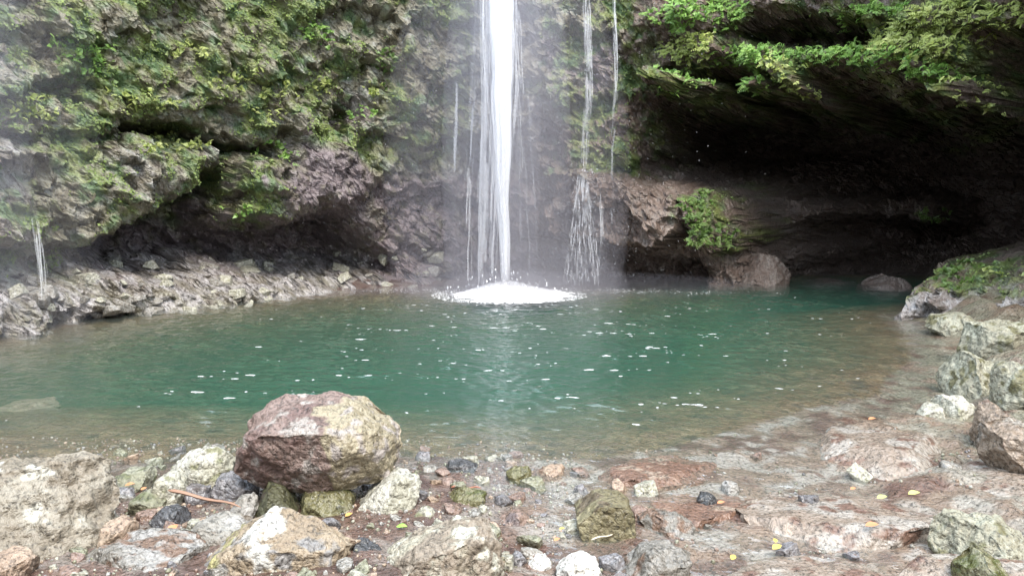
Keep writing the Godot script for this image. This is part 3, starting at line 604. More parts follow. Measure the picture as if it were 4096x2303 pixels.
func build_water() -> void:
	var xs := PackedFloat32Array()
	var x := -10.0
	while x <= 9.5:
		xs.append(x)
		x += 0.03 if x > -7.4 and x < 6.4 else 0.12
	var zs := PackedFloat32Array()
	var z := -2.8
	while z >= -18.0:
		zs.append(z)
		z -= 0.024 if z > -7.0 else 0.03 if z > -15.0 else 0.1
	var v := PackedVector3Array()
	v.resize(xs.size() * zs.size())
	var k := 0
	for j in zs.size():
		for i in xs.size():
			v[k] = Vector3(xs[i], wave(xs[i], zs[j]), zs[j])
			k += 1
	var m := StandardMaterial3D.new()
	m.resource_name = "water surface"
	m.transparency = BaseMaterial3D.TRANSPARENCY_ALPHA
	m.albedo_color = Color(0.9, 1.0, 0.97, 0.02)
	m.roughness = 0.04
	m.metallic_specular = 0.5
	m.heightmap_enabled = true
	m.heightmap_texture = noise_tex(noise(FastNoiseLite.TYPE_SIMPLEX_SMOOTH, 0.026, 3, 31), Color.BLACK, Color.WHITE, 512)
	m.heightmap_scale = 0.28
	m.uv1_triplanar = true
	m.uv1_world_triplanar = true
	m.uv1_scale = Vector3(0.7, 1.0, 1.25)
	var o := put("pool_water", mesh_of(v, grid_index(xs.size(), zs.size(), true)), m)
	tag(o, "rippled clear green water of the plunge pool", "water", "", "structure")
	# the water itself: faintly cloudy and green, so that depth shows as colour
	var body := FogVolume.new()
	body.name = "pool_depth"
	body.shape = RenderingServer.FOG_VOLUME_SHAPE_BOX
	body.size = Vector3(19.0, 4.6, 15.0)
	body.position = Vector3(-0.5, -2.33, -10.4)
	var fm := FogMaterial.new()
	fm.albedo = Color(0.016, 0.215, 0.12).linear_to_srgb()
	fm.density = 0.7
	body.material = fm
	add_child(body)
	tag(body, "cloudy green depth of the plunge pool", "water", "", "structure")


# ---------------------------------------------------------------- rocks
func icosphere(level: int) -> Array:
	if ico.has(level):
		return ico[level]
	var v := PackedVector3Array()
	var f := PackedInt32Array()
	if level == 0:
		var t := (1.0 + sqrt(5.0)) / 2.0
		for q in [[-1, t, 0], [1, t, 0], [-1, -t, 0], [1, -t, 0], [0, -1, t], [0, 1, t], [0, -1, -t], [0, 1, -t], [t, 0, -1], [t, 0, 1], [-t, 0, -1], [-t, 0, 1]]:
			v.append(Vector3(q[0], q[1], q[2]).normalized())
		f = PackedInt32Array([0, 5, 11, 0, 1, 5, 0, 7, 1, 0, 10, 7, 0, 11, 10, 1, 9, 5, 5, 4, 11, 11, 2, 10, 10, 6, 7, 7, 8, 1, 3, 4, 9, 3, 2, 4, 3, 6, 2, 3, 8, 6, 3, 9, 8, 4, 5, 9, 2, 11, 4, 6, 10, 2, 8, 7, 6, 9, 1, 8])
	else:
		var low := icosphere(level - 1)
		v = low[0].duplicate()
		var g: PackedInt32Array = low[1]
		var mids := {}
		for k in range(0, g.size(), 3):
			var w := [g[k], g[k + 1], g[k + 2]]
			var e := [0, 0, 0]
			for i in 3:
				var a: int = mini(w[i], w[(i + 1) % 3])
				var b: int = maxi(w[i], w[(i + 1) % 3])
				var key := a * 100000 + b
				if not mids.has(key):
					mids[key] = v.size()
					v.append((v[a] + v[b]).normalized())
				e[i] = mids[key]
			f.append_array(PackedInt32Array([w[0], e[0], e[2], w[1], e[1], e[0], w[2], e[2], e[1], e[0], e[1], e[2]]))
	ico[level] = [v, f]
	return ico[level]

func rock_color(kind: String, p: Vector3, u: Vector3) -> Color:
	var mid: FastNoiseLite = wn[1]
	var fine: FastNoiseLite = wn[3]
	var a := fine.get_noise_3dv(p * 0.55)
	var b := fine.get_noise_3dv(p * 1.6 + Vector3(4, 4, 4))
	var g := mid.get_noise_3dv(p * 2.2)
	var t: Array = tones[kind]
	var c: Color = t[0]
	c = c.lerp(t[1], ss(-0.05, 0.3, a + 0.35 * g))
	c = c.lerp(t[2], ss(t[3], t[3] + 0.22, b * 0.7 + g * 0.5))
	if kind == "boulder":
		c = c.lerp(Color(0.36, 0.31, 0.22), ss(0.16, 0.24, u.x + 0.4 * a + 0.3 * g))
		c = c.lerp(Color(0.40, 0.36, 0.34), ss(0.12, 0.4, b + 0.3 * g))
	elif kind == "ridge":
		var w := absf(u.x - 0.1 + 0.25 * u.y + 0.25 * a)
		c = c.lerp(Color(0.66, 0.66, 0.64), ss(0.14, 0.06, w) * ss(-0.35, -0.1, b))
		c = c.lerp(Color(0.40, 0.37, 0.18), ss(0.12, 0.05, absf(u.x + 0.35 + 0.3 * a)) * ss(-0.2, 0.1, b))
	return c

func shaped(faces: Array, dz: float, level: int, rough: float, kind: String, sd: int) -> ArrayMesh:
	var r := RandomNumberGenerator.new()
	r.seed = 77 + sd * 13
	var pn := PackedVector3Array()
	for i in (faces.size() - 2) / 3:
		var n := Vector2(faces[3 * i + 2], faces[3 * i + 3])
		var o: float = faces[3 * i + 4]
		for t in ([0.0] if kind == "block" else [0.0, 0.7, -0.7]):
			var tt: float = t + (r.randf_range(-0.2, 0.2) if t != 0.0 else 0.0)
			var dist: float = o * cos(tt) * 0.95 + dz * absf(sin(tt)) * 0.72
			if t != 0.0:
				if r.randf() < 0.4 and kind != "block":
					continue
				dist *= r.randf_range(0.78, 1.12)
			else:
				dist = o
			pn.append(Vector3(n.x * cos(tt), n.y * cos(tt), sin(tt)) / dist)
	var half := Vector3(faces[0], faces[1], dz)
	if kind != "block":
		for i in 10:
			var n3 := Vector3(r.randfn(), r.randfn() * 0.8 + 0.25, absf(r.randfn())).normalized()
			pn.append(n3 / ((n3 * half).length() * r.randf_range(0.72, 0.95)))
	pn.append(Vector3(0, 0.15, 1).normalized() / dz)
	pn.append(Vector3(0, 0.1, -1).normalized() / dz)
	return carve(pn, level, rough, kind, sd, Vector2(faces[0], faces[1]))

func carve(pn: PackedVector3Array, level: int, rough: float, kind: String, sd: int, fit := Vector2.ZERO) -> ArrayMesh:
	var low := icosphere(level)
	var dirs: PackedVector3Array = low[0]
	var v := PackedVector3Array()
	var c := PackedColorArray()
	v.resize(dirs.size())
	c.resize(dirs.size())
	var mid: FastNoiseLite = wn[1]
	var fine: FastNoiseLite = wn[3]
	var cell: FastNoiseLite = wn[2]
	var off := Vector3(sd * 3.7, sd * 1.3, sd * 2.1)
	var size := 0.0
	var out := PackedVector3Array()
	out.resize(dirs.size())
	var unit := 0.0      # keeps the powers below in range
	for n in pn:
		unit = maxf(unit, n.length())
	for i in pn.size():
		pn[i] /= unit
	for k in dirs.size():
		var d := dirs[k]
		var q := 0.0
		var acc := Vector3.ZERO
		for n in pn:
			var x := n.dot(d)
			if x > 0.0:
				x *= x
				x *= x
				x *= x
				var x4 := x * x * x * x
				q += x4
				acc += n * (x4 * 1e12)
		var rr := 1.0 / (unit * pow(q, 1.0 / 32.0))
		v[k] = d * rr
		out[k] = acc.normalized()
		size = maxf(size, rr)
	for k in dirs.size():
		var p := v[k]
		var w := p / size * 1.0 + off
		var a := mid.get_noise_3dv(w * 1.1)
		var b := cell.get_noise_3dv(w * 2.2 + Vector3(a, a, -a) * 0.3)
		var f := fine.get_noise_3dv(w * 0.8)
		var g := fine.get_noise_3dv(p * 2.0 + off)
		v[k] = p + out[k] * (p.length() * rough * (0.05 * a + 0.07 * b + 0.035 * cell.get_noise_3dv(w * 5.0) + 0.05 * f) + 0.014 * g * rough)
		c[k] = rock_color(kind, p + off, p / size)
	if fit.x > 0.0:      # keep the measured width and height
		var lo := v[0]
		var hi := v[0]
		for q in v:
			lo = lo.min(q)
			hi = hi.max(q)
		var mid_at := (lo + hi) * 0.5
		mid_at.z = 0.0
		var k2 := Vector3(2.0 * fit.x / (hi.x - lo.x), 2.0 * fit.y / (hi.y - lo.y), 1.0)
		for i in v.size():
			v[i] = (v[i] - mid_at) * k2
	return mesh_of(v, low[1], c)

func build_rocks() -> void:
	var k := 0
	for r in ROCKS:
		var m := shaped(r[7], r[3], r[5], r[6], r[4], k)
		var wet: bool = r[4] in ["wetgrey", "flatrock", "brownslab", "bedrock", "darkslate", "slate", "red", "olive"]
		var o := put(r[0], m, wet_mat if wet else rock_mat)
		o.position = r[2]
		if r[0] == "flat_bedrock":
			o.rotation.x = -PI / 2.0
		tag(o, r[1], "rock" if not r[0].ends_with("stone") else "stone")
		k += 1

func pebble_mesh(sd: int, kind: String, level := 2) -> ArrayMesh:
	var r := RandomNumberGenerator.new()
	r.seed = 500 + sd
	var pn := PackedVector3Array()
	var sq := Vector3(r.randf_range(0.9, 1.25), r.randf_range(0.5, 0.8), r.randf_range(0.8, 1.1))
	for i in 7:
		var n := Vector3(r.randfn(), r.randfn(), r.randfn()).normalized()
		pn.append(n / ((n * sq).length() * r.randf_range(0.68, 0.95)))
	for n in [Vector3.UP, Vector3.DOWN, Vector3.LEFT, Vector3.RIGHT, Vector3.BACK, Vector3.FORWARD]:
		pn.append(n / (absf(n.dot(sq)) * 1.05))
	return carve(pn, level, 0.8, kind, sd)

func on_top(x: float, z: float) -> float:
	return ground(x, z)

func build_pebbles() -> void:
	var kinds := ["grey", "pale", "slate", "red", "tan", "greygreen"]
	var names := ["grey_pebble", "pale_pebble", "slate_pebble", "red_pebble", "tan_pebble", "green_pebble"]
	var says := ["small grey pebble lying loose on the near shore", "small whitish pebble lying loose on the near shore", "small dark slate chip lying loose on the near shore", "small reddish pebble lying loose on the near shore", "small tan pebble lying loose on the near shore", "small grey green pebble lying loose on the near shore"]
	var meshes := []
	for k in 6:
		for i in 4:
			meshes.append(pebble_mesh(k * 10 + i, kinds[k], 3))
	rng.seed = 4
	var n := 0
	var tries := 0
	while n < 290 and tries < 6000:
		tries += 1
		var z := -rng.randf_range(3.35, 5.9)
		var x := rng.randf_range(-0.62, 0.62) * -z
		if x > 0.5 and rng.randf() > 0.12:
			continue
		var size := 0.02 + 0.055 * pow(rng.randf(), 2.2)
		var free := true
		for r in ROCKS:
			var c: Vector3 = r[2]
			if Vector2(c.x - x, (c.z - z) * 0.9).length() < r[3] * 0.85:
				free = false
				break
		if not free:
			continue
		var k := rng.randi_range(0, 5)
		var h := on_top(x, z)
		if h < -0.06:
			continue
		var o := put(names[k], meshes[k * 4 + rng.randi_range(0, 3)], wet_mat if k != 1 else rock_mat)
		o.position = Vector3(x, h + size * 0.15, z)
		o.rotation = Vector3(rng.randf_range(-0.3, 0.3), rng.randf() * TAU, rng.randf_range(-0.3, 0.3))
		o.scale = Vector3.ONE * size
		var near := ""
		var best := 1e9
		for r in ROCKS:
			var c: Vector3 = r[2]
			var far: float = Vector2(c.x - x, c.z - z).length() - r[7][0] * 0.7
			if far < best and not "sunken" in r[0]:
				best = far
				near = r[1]
		for word in [" with ", " under ", " at ", " lying ", " sitting ", " standing ", " beside ", " resting ", " washed ", " just ", " in ", " on ", " sloping ", " between ", " wedged ", " left of ", " right of ", " behind ", " above ", " covered "]:
			near = near.split(word)[0]
		tag(o, says[k].split(" lying")[0] + (" half sunk" if size < 0.035 else " lying loose") + " near the " + near, "pebble", names[k].replace("_", " ") + "s on the near shore")
		n += 1
	# broken stones on the ledge below the far cliff
	rng.seed = 9
	for i in 90:
		var s := rng.randf_range(17.0, 25.2)
		var p := wall(s, rng.randf_range(0.02, 0.75))
		var k := rng.randi_range(0, 1)
		var size := 0.06 + 0.12 * pow(rng.randf(), 2.0)
		var o := put("ledge_stone", meshes[k * 4 + rng.randi_range(0, 3)], rock_mat)
		o.position = p
		o.rotation = Vector3(rng.randf_range(-0.5, 0.5), rng.randf() * TAU, rng.randf_range(-0.5, 0.5))
		o.scale = Vector3.ONE * size
		tag(o, ["grey broken stone", "pale broken stone"][k] + (" in the rubble ledge nearest the far left trickle" if s < 19.5 else " in the rubble ledge under the mossy overhang" if s < 22.5 else " in the rubble ledge nearest the main waterfall"), "stone", "rubble on the ledge below the left cliff")
	# finer gravel between them
	var mm := MultiMesh.new()
	mm.transform_format = MultiMesh.TRANSFORM_3D
	mm.use_colors = true
	mm.mesh = pebble_mesh(91, "plain", 1)
	var list := []
	tries = 0
	while list.size() < 5000 and tries < 40000:
		tries += 1
		var z := -rng.randf_range(3.2, 6.3)
		var x := rng.randf_range(-0.68, 0.62) * -z
		var clump: float = wn[1].get_noise_2d(x * 1.6, z * 1.6)
		if x > 0.5 and clump < 0.3:
			continue
		if clump < -0.25:
			continue
		list.append([x, z, 0.004 + 0.012 * pow(rng.randf(), 2.5)])
	mm.instance_count = list.size()
	for i in list.size():
		var q: Array = list[i]
		var h := ground(q[0], q[1])
		mm.set_instance_transform(i, Transform3D(Basis.from_euler(Vector3(rng.randf(), rng.randf() * TAU, rng.randf())).scaled(Vector3.ONE * q[2]), Vector3(q[0], h + q[2] * 0.3, q[1])))
		var t: Array = tones[kinds[rng.randi_range(0, 5)]]
		var col: Color = t[rng.randi_range(0, 1)]
		mm.set_instance_color(i, col)
	var g := MultiMeshInstance3D.new()
	g.name = "gravel"
	g.multimesh = mm
	g.material_override = wet_mat
	add_child(g)
	tag(g, "mixed grey and reddish gravel between the shore stones", "gravel", "", "stuff")


# ---------------------------------------------------------------- plants and fallen leaves
func leaf_into(v: PackedVector3Array, c: PackedColorArray, idx: PackedInt32Array, at: Vector3, dir: Vector3, up: Vector3, l: float, w: float, col: Color) -> void:
	var side := dir.cross(up).normalized()
	var k := v.size()
	var bend := up * (-0.25 * l)
	v.append(at)
	v.append(at + dir * l * 0.45 + side * w + up * l * 0.06)
	v.append(at + dir * l * 0.45 - side * w + up * l * 0.06)
	v.append(at + dir * l * 0.5)
	v.append(at + dir * l + bend)
	for i in 5:
		c.append(col)
	for t in [k, k + 3, k + 1, k, k + 2, k + 3, k + 1, k + 3, k + 4, k + 2, k + 4, k + 3]:
		idx.append(t)

func frond_into(v: PackedVector3Array, c: PackedColorArray, idx: PackedInt32Array, at: Vector3, dir: Vector3, up: Vector3, l: float, col: Color, r: RandomNumberGenerator) -> void:
	# an arching stalk with leaflets on both sides
	var p := at
	var d := dir
	var n := 5
	for i in n:
		d = (d + Vector3(0, -0.16, 0)).normalized()
		p += d * l / n
		var side := d.cross(up).normalized()
		var w := l * (0.34 - 0.045 * i)
		for s in [-1.0, 1.0]:
			var e: Vector3 = (side * s + d * 0.5 + Vector3(0, -0.15, 0)).normalized()
			leaf_into(v, c, idx, p, e, up, w, w * 0.26, col * r.randf_range(0.8, 1.2))

func build_plants() -> void:
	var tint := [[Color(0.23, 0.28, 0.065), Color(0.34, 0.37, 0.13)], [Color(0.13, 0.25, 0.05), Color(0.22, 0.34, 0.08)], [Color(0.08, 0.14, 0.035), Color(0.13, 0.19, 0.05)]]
	var r := RandomNumberGenerator.new()
	r.seed = 12
	for q in PLANTS:
		var called := "fern_clump"
		for word in ["tuft", "strip", "patch", "scatter", "cushion", "branch", "fringe"]:
			if word in q[0]:
				called = {"tuft": "leafy_tuft", "strip": "leafy_strip", "patch": "leafy_patch", "scatter": "leafy_patch", "cushion": "moss_cushion", "branch": "leafy_branch", "fringe": "leafy_strip"}[word]
		var root := wall(q[1], q[2])
		var o := base(called, root)
		tag(o, q[0], "plant", "plants growing on the cliff")
		var v := PackedVector3Array()
		var c := PackedColorArray()
		var idx := PackedInt32Array()
		var sv := PackedVector3Array()
		var si := PackedInt32Array()
		var area: float = q[3] * q[4]
		var many := clampi(int(area * (1300.0 if q[1] > 29.5 else 420.0)), 20, 520)
		for i in many:
			var t := r.randf() * TAU
			var rad := sqrt(r.randf()) * (1.0 + 0.2 * sin(t * 3.0 + q[1]))
			var s: float = q[1] + cos(t) * rad * q[3]
			var y: float = q[2] + sin(t) * rad * q[4]
			var p := wall(s, y)
			# slot edges: stay near the plant's own depth
			if p.distance_to(root) > maxf(q[3], q[4]) * 1.6 + 0.35:
				continue
			var n2: Vector2 = plan_at(s)[1]
			var n := Vector3(n2.x, 0.45, n2.y).normalized()
			var along := Vector3(-n2.y, 0, n2.x)
			var dir := (n * r.randf_range(0.5, 1.0) + along * r.randf_range(-1.0, 1.0) + Vector3(0, r.randf_range(-0.4, 0.7), 0)).normalized()
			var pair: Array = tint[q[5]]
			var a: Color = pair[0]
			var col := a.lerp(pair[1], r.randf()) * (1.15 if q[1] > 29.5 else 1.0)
			var at := p - root + n * r.randf_range(-0.02, 0.09)
			if r.randf() < 0.6:
				frond_into(v, c, idx, at, dir, (n + Vector3(0, 0.5, 0)).normalized(), r.randf_range(0.13, 0.26) * (0.3 if called == "moss_cushion" else 0.85 if q[1] > 29.5 else 0.6), col, r)
			else:
				for j in 5:
					var e := (dir + Vector3(r.randfn(), r.randfn(), r.randfn()) * 0.6).normalized()
					leaf_into(v, c, idx, at, e, (n + Vector3(r.randfn(), r.randfn(), r.randfn()) * 0.4).normalized(), r.randf_range(0.06, 0.13), r.randf_range(0.02, 0.042), col * r.randf_range(0.8, 1.2))
			# stalk
			var k := sv.size()
			var sd := dir.cross(Vector3.UP).normalized() * 0.004
			sv.append_array(PackedVector3Array([at - n * 0.08 - sd, at - n * 0.08 + sd, at + dir * 0.05 + sd, at + dir * 0.05 - sd]))
			si.append_array(PackedInt32Array([k, k + 1, k + 2, k, k + 2, k + 3]))
		if v.size() == 0:
			o.free()
			continue
		put("foliage", mesh_of(v, idx, c), leaf_mat, o).set_meta("kind", "stuff")
		put("stems", mesh_of(sv, si), tones["stem"], o).set_meta("kind", "stuff")
	# small creeping leaves that nobody could count
	var lv := PackedVector3Array()
	var lc := PackedColorArray()
	var li := PackedInt32Array()
	for j in 6:
		var e := Vector3(cos(j * TAU / 6.0), 0.35 + 0.2 * (j % 2), sin(j * TAU / 6.0)).normalized()
		leaf_into(lv, lc, li, Vector3.ZERO, e, Vector3.UP, 1.0 - 0.2 * (j % 3), 0.3, Color.WHITE)
	var mm := MultiMesh.new()
	mm.transform_format = MultiMesh.TRANSFORM_3D
	mm.use_colors = true
	mm.mesh = mesh_of(lv, li, lc)
	var list := []
	var tries := 0
	while list.size() < 14000 and tries < 160000:
		tries += 1
		var s := r.randf_range(16.4, 36.5)
		var y := r.randf_range(0.2, 5.9)
		var moss := look(cover[0], s, y)
		if moss < 0.5 or look(relief, s, y) < -1.2:
			continue
		var p := wall(s, y)
		var g: float = wn[0].get_noise_3dv(p * 1.9 + Vector3(50, 0, 20)) * 0.6 + 0.8 * wn[1].get_noise_3dv(p * 1.4)
		if g < r.randf_range(0.05, 0.2):
			continue
		if s > 24.0 and s < 29.5 and r.randf() > 0.35:
			continue
		list.append([p, s])
	mm.instance_count = list.size()
	for i in list.size():
		var p: Vector3 = list[i][0]
		var n2: Vector2 = plan_at(list[i][1])[1]
		var up := (Vector3(n2.x, 0.5, n2.y) + Vector3(r.randfn(), r.randfn(), r.randfn()) * 0.35).normalized()
		var xa := up.cross(Vector3(r.randfn(), r.randfn(), r.randfn())).normalized()
		var sz := 0.015 + 0.022 * pow(r.randf(), 2.0)
		mm.set_instance_transform(i, Transform3D(Basis(xa, up, xa.cross(up)) * Basis.from_scale(Vector3.ONE * sz), p + up * 0.01))
		var low := Color(0.13, 0.185, 0.04).lerp(Color(0.205, 0.26, 0.075), r.randf())
		mm.set_instance_color(i, low.lerp(Color(0.24, 0.32, 0.07), 0.6 * float(r.randf() < 0.12)))
	var o2 := MultiMeshInstance3D.new()
	o2.name = "creeping_foliage"
	o2.multimesh = mm
	o2.material_override = leaf_mat
	add_child(o2)
	tag(o2, "tiny creeping leaves and moss sprigs spread over the cliff face", "foliage", "", "stuff")

func build_leaves() -> void:
	var cols := {"lime": Color(0.22, 0.42, 0.06), "pale": Color(0.42, 0.52, 0.25), "orange": Color(0.45, 0.19, 0.08), "amber": Color(0.5, 0.3, 0.1), "yellow": Color(0.48, 0.36, 0.07), "lemon": Color(0.40, 0.41, 0.13)}
	for q in LEAVES:
		var v := PackedVector3Array()
		var idx := PackedInt32Array()
		var l: float = q[2] * 0.85
		for i in 7:
			var t := i / 6.0
			var w := 0.3 * sin(PI * pow(t, 0.8)) + 0.01
			for j in 3:
				v.append(Vector3((t - 0.5) * l, l * (0.05 * absf(j - 1.0) + 0.12 * sin(t * 3.0)), (j - 1) * w * l))
		var rib := grid_index(3, 7, true)
		idx.append_array(rib)
		var o := put("fallen_leaf", mesh_of(v, idx), leaf_tone(cols[q[3]]))
		var p: Vector3 = q[1]
		o.position = Vector3(p.x, maxf(p.y, ground(p.x, p.z)) + 0.012, p.z)
		o.rotation = Vector3(0.15, q[4], 0.1)
		tag(o, q[0], "leaf")

func leaf_tone(c: Color) -> StandardMaterial3D:
	if not tones.has(c):
		var m := StandardMaterial3D.new()
		m.albedo_color = c.linear_to_srgb()
		m.roughness = 0.5
		tones[c] = m
	return tones[c]

func twig(called: String, label: String, a: Vector3, b: Vector3, r: float, col: Color) -> void:
	var v := PackedVector3Array()
	var n := 14
	var d := (b - a).normalized()
	var s := d.cross(Vector3.UP).normalized()
	var u := s.cross(d)
	for i in n:
		var t := i / (n - 1.0)
		var c := a.lerp(b, t) + u * 0.008 * sin(t * 9.0) + s * 0.012 * sin(t * 6.0 + 1.0)
		var rad := r * (1.1 - 0.55 * t) * (1.0 + 0.2 * sin(t * 40.0))
		if i == 0 or i == n - 1:
			rad *= 0.3
		for j in 7:
			var w := j * TAU / 6.0
			v.append(c + (s * cos(w) + u * sin(w)) * rad - a)
	var o := put(called, mesh_of(v, grid_index(7, n)), leaf_tone(col))
	o.position = a
	tag(o, label, "twig")


# ---------------------------------------------------------------- falling water
func strands(many: int, sd: int, top: float, foot: float, at: Callable, radius: Vector2, steps: int, piece := Vector2(99, 99)) -> ArrayMesh:
	var r := RandomNumberGenerator.new()
	r.seed = sd
	var v := PackedVector3Array()
	var idx := PackedInt32Array()
	for k in many:
		var u := r.randf_range(-1.0, 1.0)
		var w := r.randf_range(-1.0, 1.0)
		var ph := r.randf() * 50.0
		var rad := lerpf(radius.x, radius.y, pow(r.randf(), 2.0))
		var tall := minf(r.randf_range(piece.x, piece.y), top - foot)
		var y0 := r.randf_range(foot + tall, top)
		var y1 := y0 - tall
		var first := v.size()
		for i in steps + 1:
			var t := i / float(steps)
			var y := lerpf(y0, y1, t)
			var c: Vector3 = at.call(u, w, y)
			var nx: float = wn[1].get_noise_2d(ph, y * 0.9)
			var nz: float = wn[1].get_noise_2d(ph + 20.0, y * 0.9)
			c += Vector3(nx, 0, nz) * 0.025
			var rr: float = rad * (0.75 + 0.9 * absf(wn[3].get_noise_2d(ph * 3.0, y * 0.9))) * (0.35 if i == 0 or i == steps else 1.0)
			for j in 6:
				var a := j * TAU / 5.0
				v.append(c + Vector3(cos(a) * rr, 0, sin(a) * rr))
		for q in grid_index(6, steps + 1):
			idx.append(first + q)
	return mesh_of(v, idx)

func drops(called: String, label: String, many: int, sd: int, where: Callable, size: Vector2, m: Material, tall := 2.6) -> void:
	var r := RandomNumberGenerator.new()
	r.seed = sd
	var mm := MultiMesh.new()
	mm.transform_format = MultiMesh.TRANSFORM_3D
	var sp := icosphere(1)
	mm.mesh = mesh_of(sp[0], sp[1])
	mm.instance_count = many
	for i in many:
		var p: Vector3 = where.call(r)
		var s := lerpf(size.x, size.y, pow(r.randf(), 3.0))
		mm.set_instance_transform(i, Transform3D(Basis.from_scale(Vector3(s, s * r.randf_range(0.4, 1.0) * tall, s)), p))
	var o := MultiMeshInstance3D.new()
	o.name = called
	o.multimesh = mm
	o.material_override = m
	add_child(o)
	tag(o, label, "water drops", "", "stuff")

func mist(called: String, label: String, at: Vector3, size: Vector3, density: float, shape := RenderingServer.FOG_VOLUME_SHAPE_ELLIPSOID) -> void:
	var f := FogVolume.new()
	f.name = numbered(called)
	f.shape = shape
	f.size = size
	f.position = at
	var fm := FogMaterial.new()
	fm.albedo = Color(0.955, 0.945, 1.0)
	fm.density = density
	f.material = fm
	add_child(f)
	tag(f, label, "mist", "", "stuff")

func build_falls() -> void:
	var white := StandardMaterial3D.new()
	white.resource_name = "white water"
	white.albedo_color = Color(0.93, 0.94, 0.97).linear_to_srgb()
	white.roughness = 0.55
	white.backlight_enabled = true
	white.backlight = Color(0.3, 0.3, 0.33)
	var thin := white.duplicate()
	thin.resource_name = "thin water"
	thin.transparency = BaseMaterial3D.TRANSPARENCY_ALPHA
	thin.albedo_color.a = 0.26
	var faint := thin.duplicate()
	faint.resource_name = "faint water"
	faint.albedo_color.a = 0.13
	var glint_froth := thin.duplicate()  # white of the pool flecks that imitate sky glints
	glint_froth.resource_name = "glint_froth"
	glint_froth.albedo_color.a = 0.42
	var zf := -14.5
	var fall := base("waterfall", Vector3(-0.13, 0, zf))
	tag(fall, "tall white main waterfall plunging into the middle of the pool", "waterfall")
	var core := func(u: float, w: float, y: float) -> Vector3:
		var k := ss(0.0, 4.6, y)
		return Vector3(u * lerpf(0.09, 0.22, k) - 0.06 * k, y, w * lerpf(0.08, 0.2, k))
	var cv := PackedVector3Array()
	for i in 260:
		var y := 9.6 * (1.0 - i / 259.0)
		var k := ss(0.0, 4.6, y)
		for j in 49:
			var a := TAU * (j % 48) / 48.0
			var flute: float = 1.0 + 0.3 * wn[1].get_noise_3d(cos(a) * 1.3, y * 0.4, sin(a) * 1.3) + 0.10 * wn[3].get_noise_3d(cos(a), y * 0.08, sin(a)) + 0.04 * wn[3].get_noise_3d(cos(a) * 2.0, y * 0.5, sin(a) * 2.0)
			var sway: float = 0.05 * wn[0].get_noise_2d(y * 1.2, 3.0)
			cv.append(Vector3(cos(a) * lerpf(0.075, 0.2, k) * flute - 0.06 * k + sway, y, sin(a) * lerpf(0.08, 0.2, k) * flute))
	put("main_stream", mesh_of(cv, grid_index(49, 260)), white, fall)
	put("edge_strands", strands(110, 3, 9.6, 0.0, func(u: float, w: float, y: float) -> Vector3:
		var c: Vector3 = core.call(u, w, y)
		return Vector3(c.x * (1.25 + 0.35 * ss(2.0, 4.0, y)), c.y, c.z + 0.12), Vector2(0.004, 0.016), 30, Vector2(0.8, 4.0)), faint, fall)
	var veil := func(u: float, w: float, y: float) -> Vector3:
		var k := ss(0.0, 5.0, y)
		return Vector3(lerpf(-0.32, -0.14, k) + u * lerpf(0.18, 0.26, k), y, w * 0.2)
	put("side_veil", strands(150, 5, 9.6, 0.0, veil, Vector2(0.005, 0.03), 40, Vector2(1.5, 5.0)), faint, fall)
	var loose := func(u: float, w: float, y: float) -> Vector3:
		var k := ss(0.0, 6.0, y)
		return Vector3(-0.1 + u * lerpf(0.75, 0.42, k), y, w * 0.35)
	put("outer_veil", strands(120, 6, 9.6, 0.0, loose, Vector2(0.002, 0.012), 24, Vector2(0.5, 2.5)), faint, fall)
	# foam round the foot of the fall
	var v := PackedVector3Array()
	var n := 90
	var m := 26
	for j in m:
		for i in n + 1:
			var a := TAU * i / n
			var t := j / (m - 1.0)
			var edge: float = 1.05 + 0.45 * wn[3].get_noise_2d(cos(a) * 1.3, sin(a) * 1.3)
			var x: float = cos(a) * t * 0.92 * edge + 0.12
			var z: float = sin(a) * t * 0.95 * edge + 0.15
			var q := Vector2(x * 0.8, z).length()
			var h: float = 0.14 * exp(-pow(q / 0.42, 2.0)) + 0.08 * exp(-pow(q / 0.8, 2.0)) + 0.06 * wn[3].get_noise_2d(x * 1.2, z * 1.2) * (1.0 - t) + 0.03 * absf(wn[3].get_noise_2d(x * 3.0, z * 3.0))
			h = (h + 0.012) * (1.0 - pow(t, 6.0)) + 0.004
			v.append(Vector3(x, h, z))
	put("foam", mesh_of(v, grid_index(n + 1, m, true)), white, fall)

	drops("foam_flecks", "white foam flecks floating round the foot of the waterfall", 2600, 8, func(r: RandomNumberGenerator) -> Vector3:
		var a := r.randf() * TAU
		var q := sqrt(r.randf()) * 0.5 + 0.6
		return Vector3(-0.05 + cos(a) * q * 1.3, 0.008, zf + 0.15 + sin(a) * q * 1.0), Vector2(0.003, 0.014), white, 0.4)
	drops("back_foam", "line of white foam along the foot of the cliff behind the fall", 2600, 9, func(r: RandomNumberGenerator) -> Vector3:
		var x := r.randfn() * 1.7 + 0.3
		return Vector3(x, 0.004, -15.2 + 0.11 * absf(x) + r.randfn() * 0.25), Vector2(0.002, 0.01), white, 0.4)
	drops("splash_drops", "white drops splashing up at the foot of the waterfall", 900, 10, func(r: RandomNumberGenerator) -> Vector3:
		var a := r.randf() * TAU
		var q := absf(r.randfn()) * 0.5
		return Vector3(-0.13 + cos(a) * q, absf(r.randfn()) * 0.28 * exp(-q), zf + sin(a) * q), Vector2(0.004, 0.016), white)
	drops("falling_drops", "scattered drops falling beside the main waterfall", 2600, 11, func(r: RandomNumberGenerator) -> Vector3:
		return Vector3(0.3 + r.randfn() * 1.5, r.randf_range(0.0, 6.0), zf + r.randfn() * 0.5), Vector2(0.002, 0.006), thin)
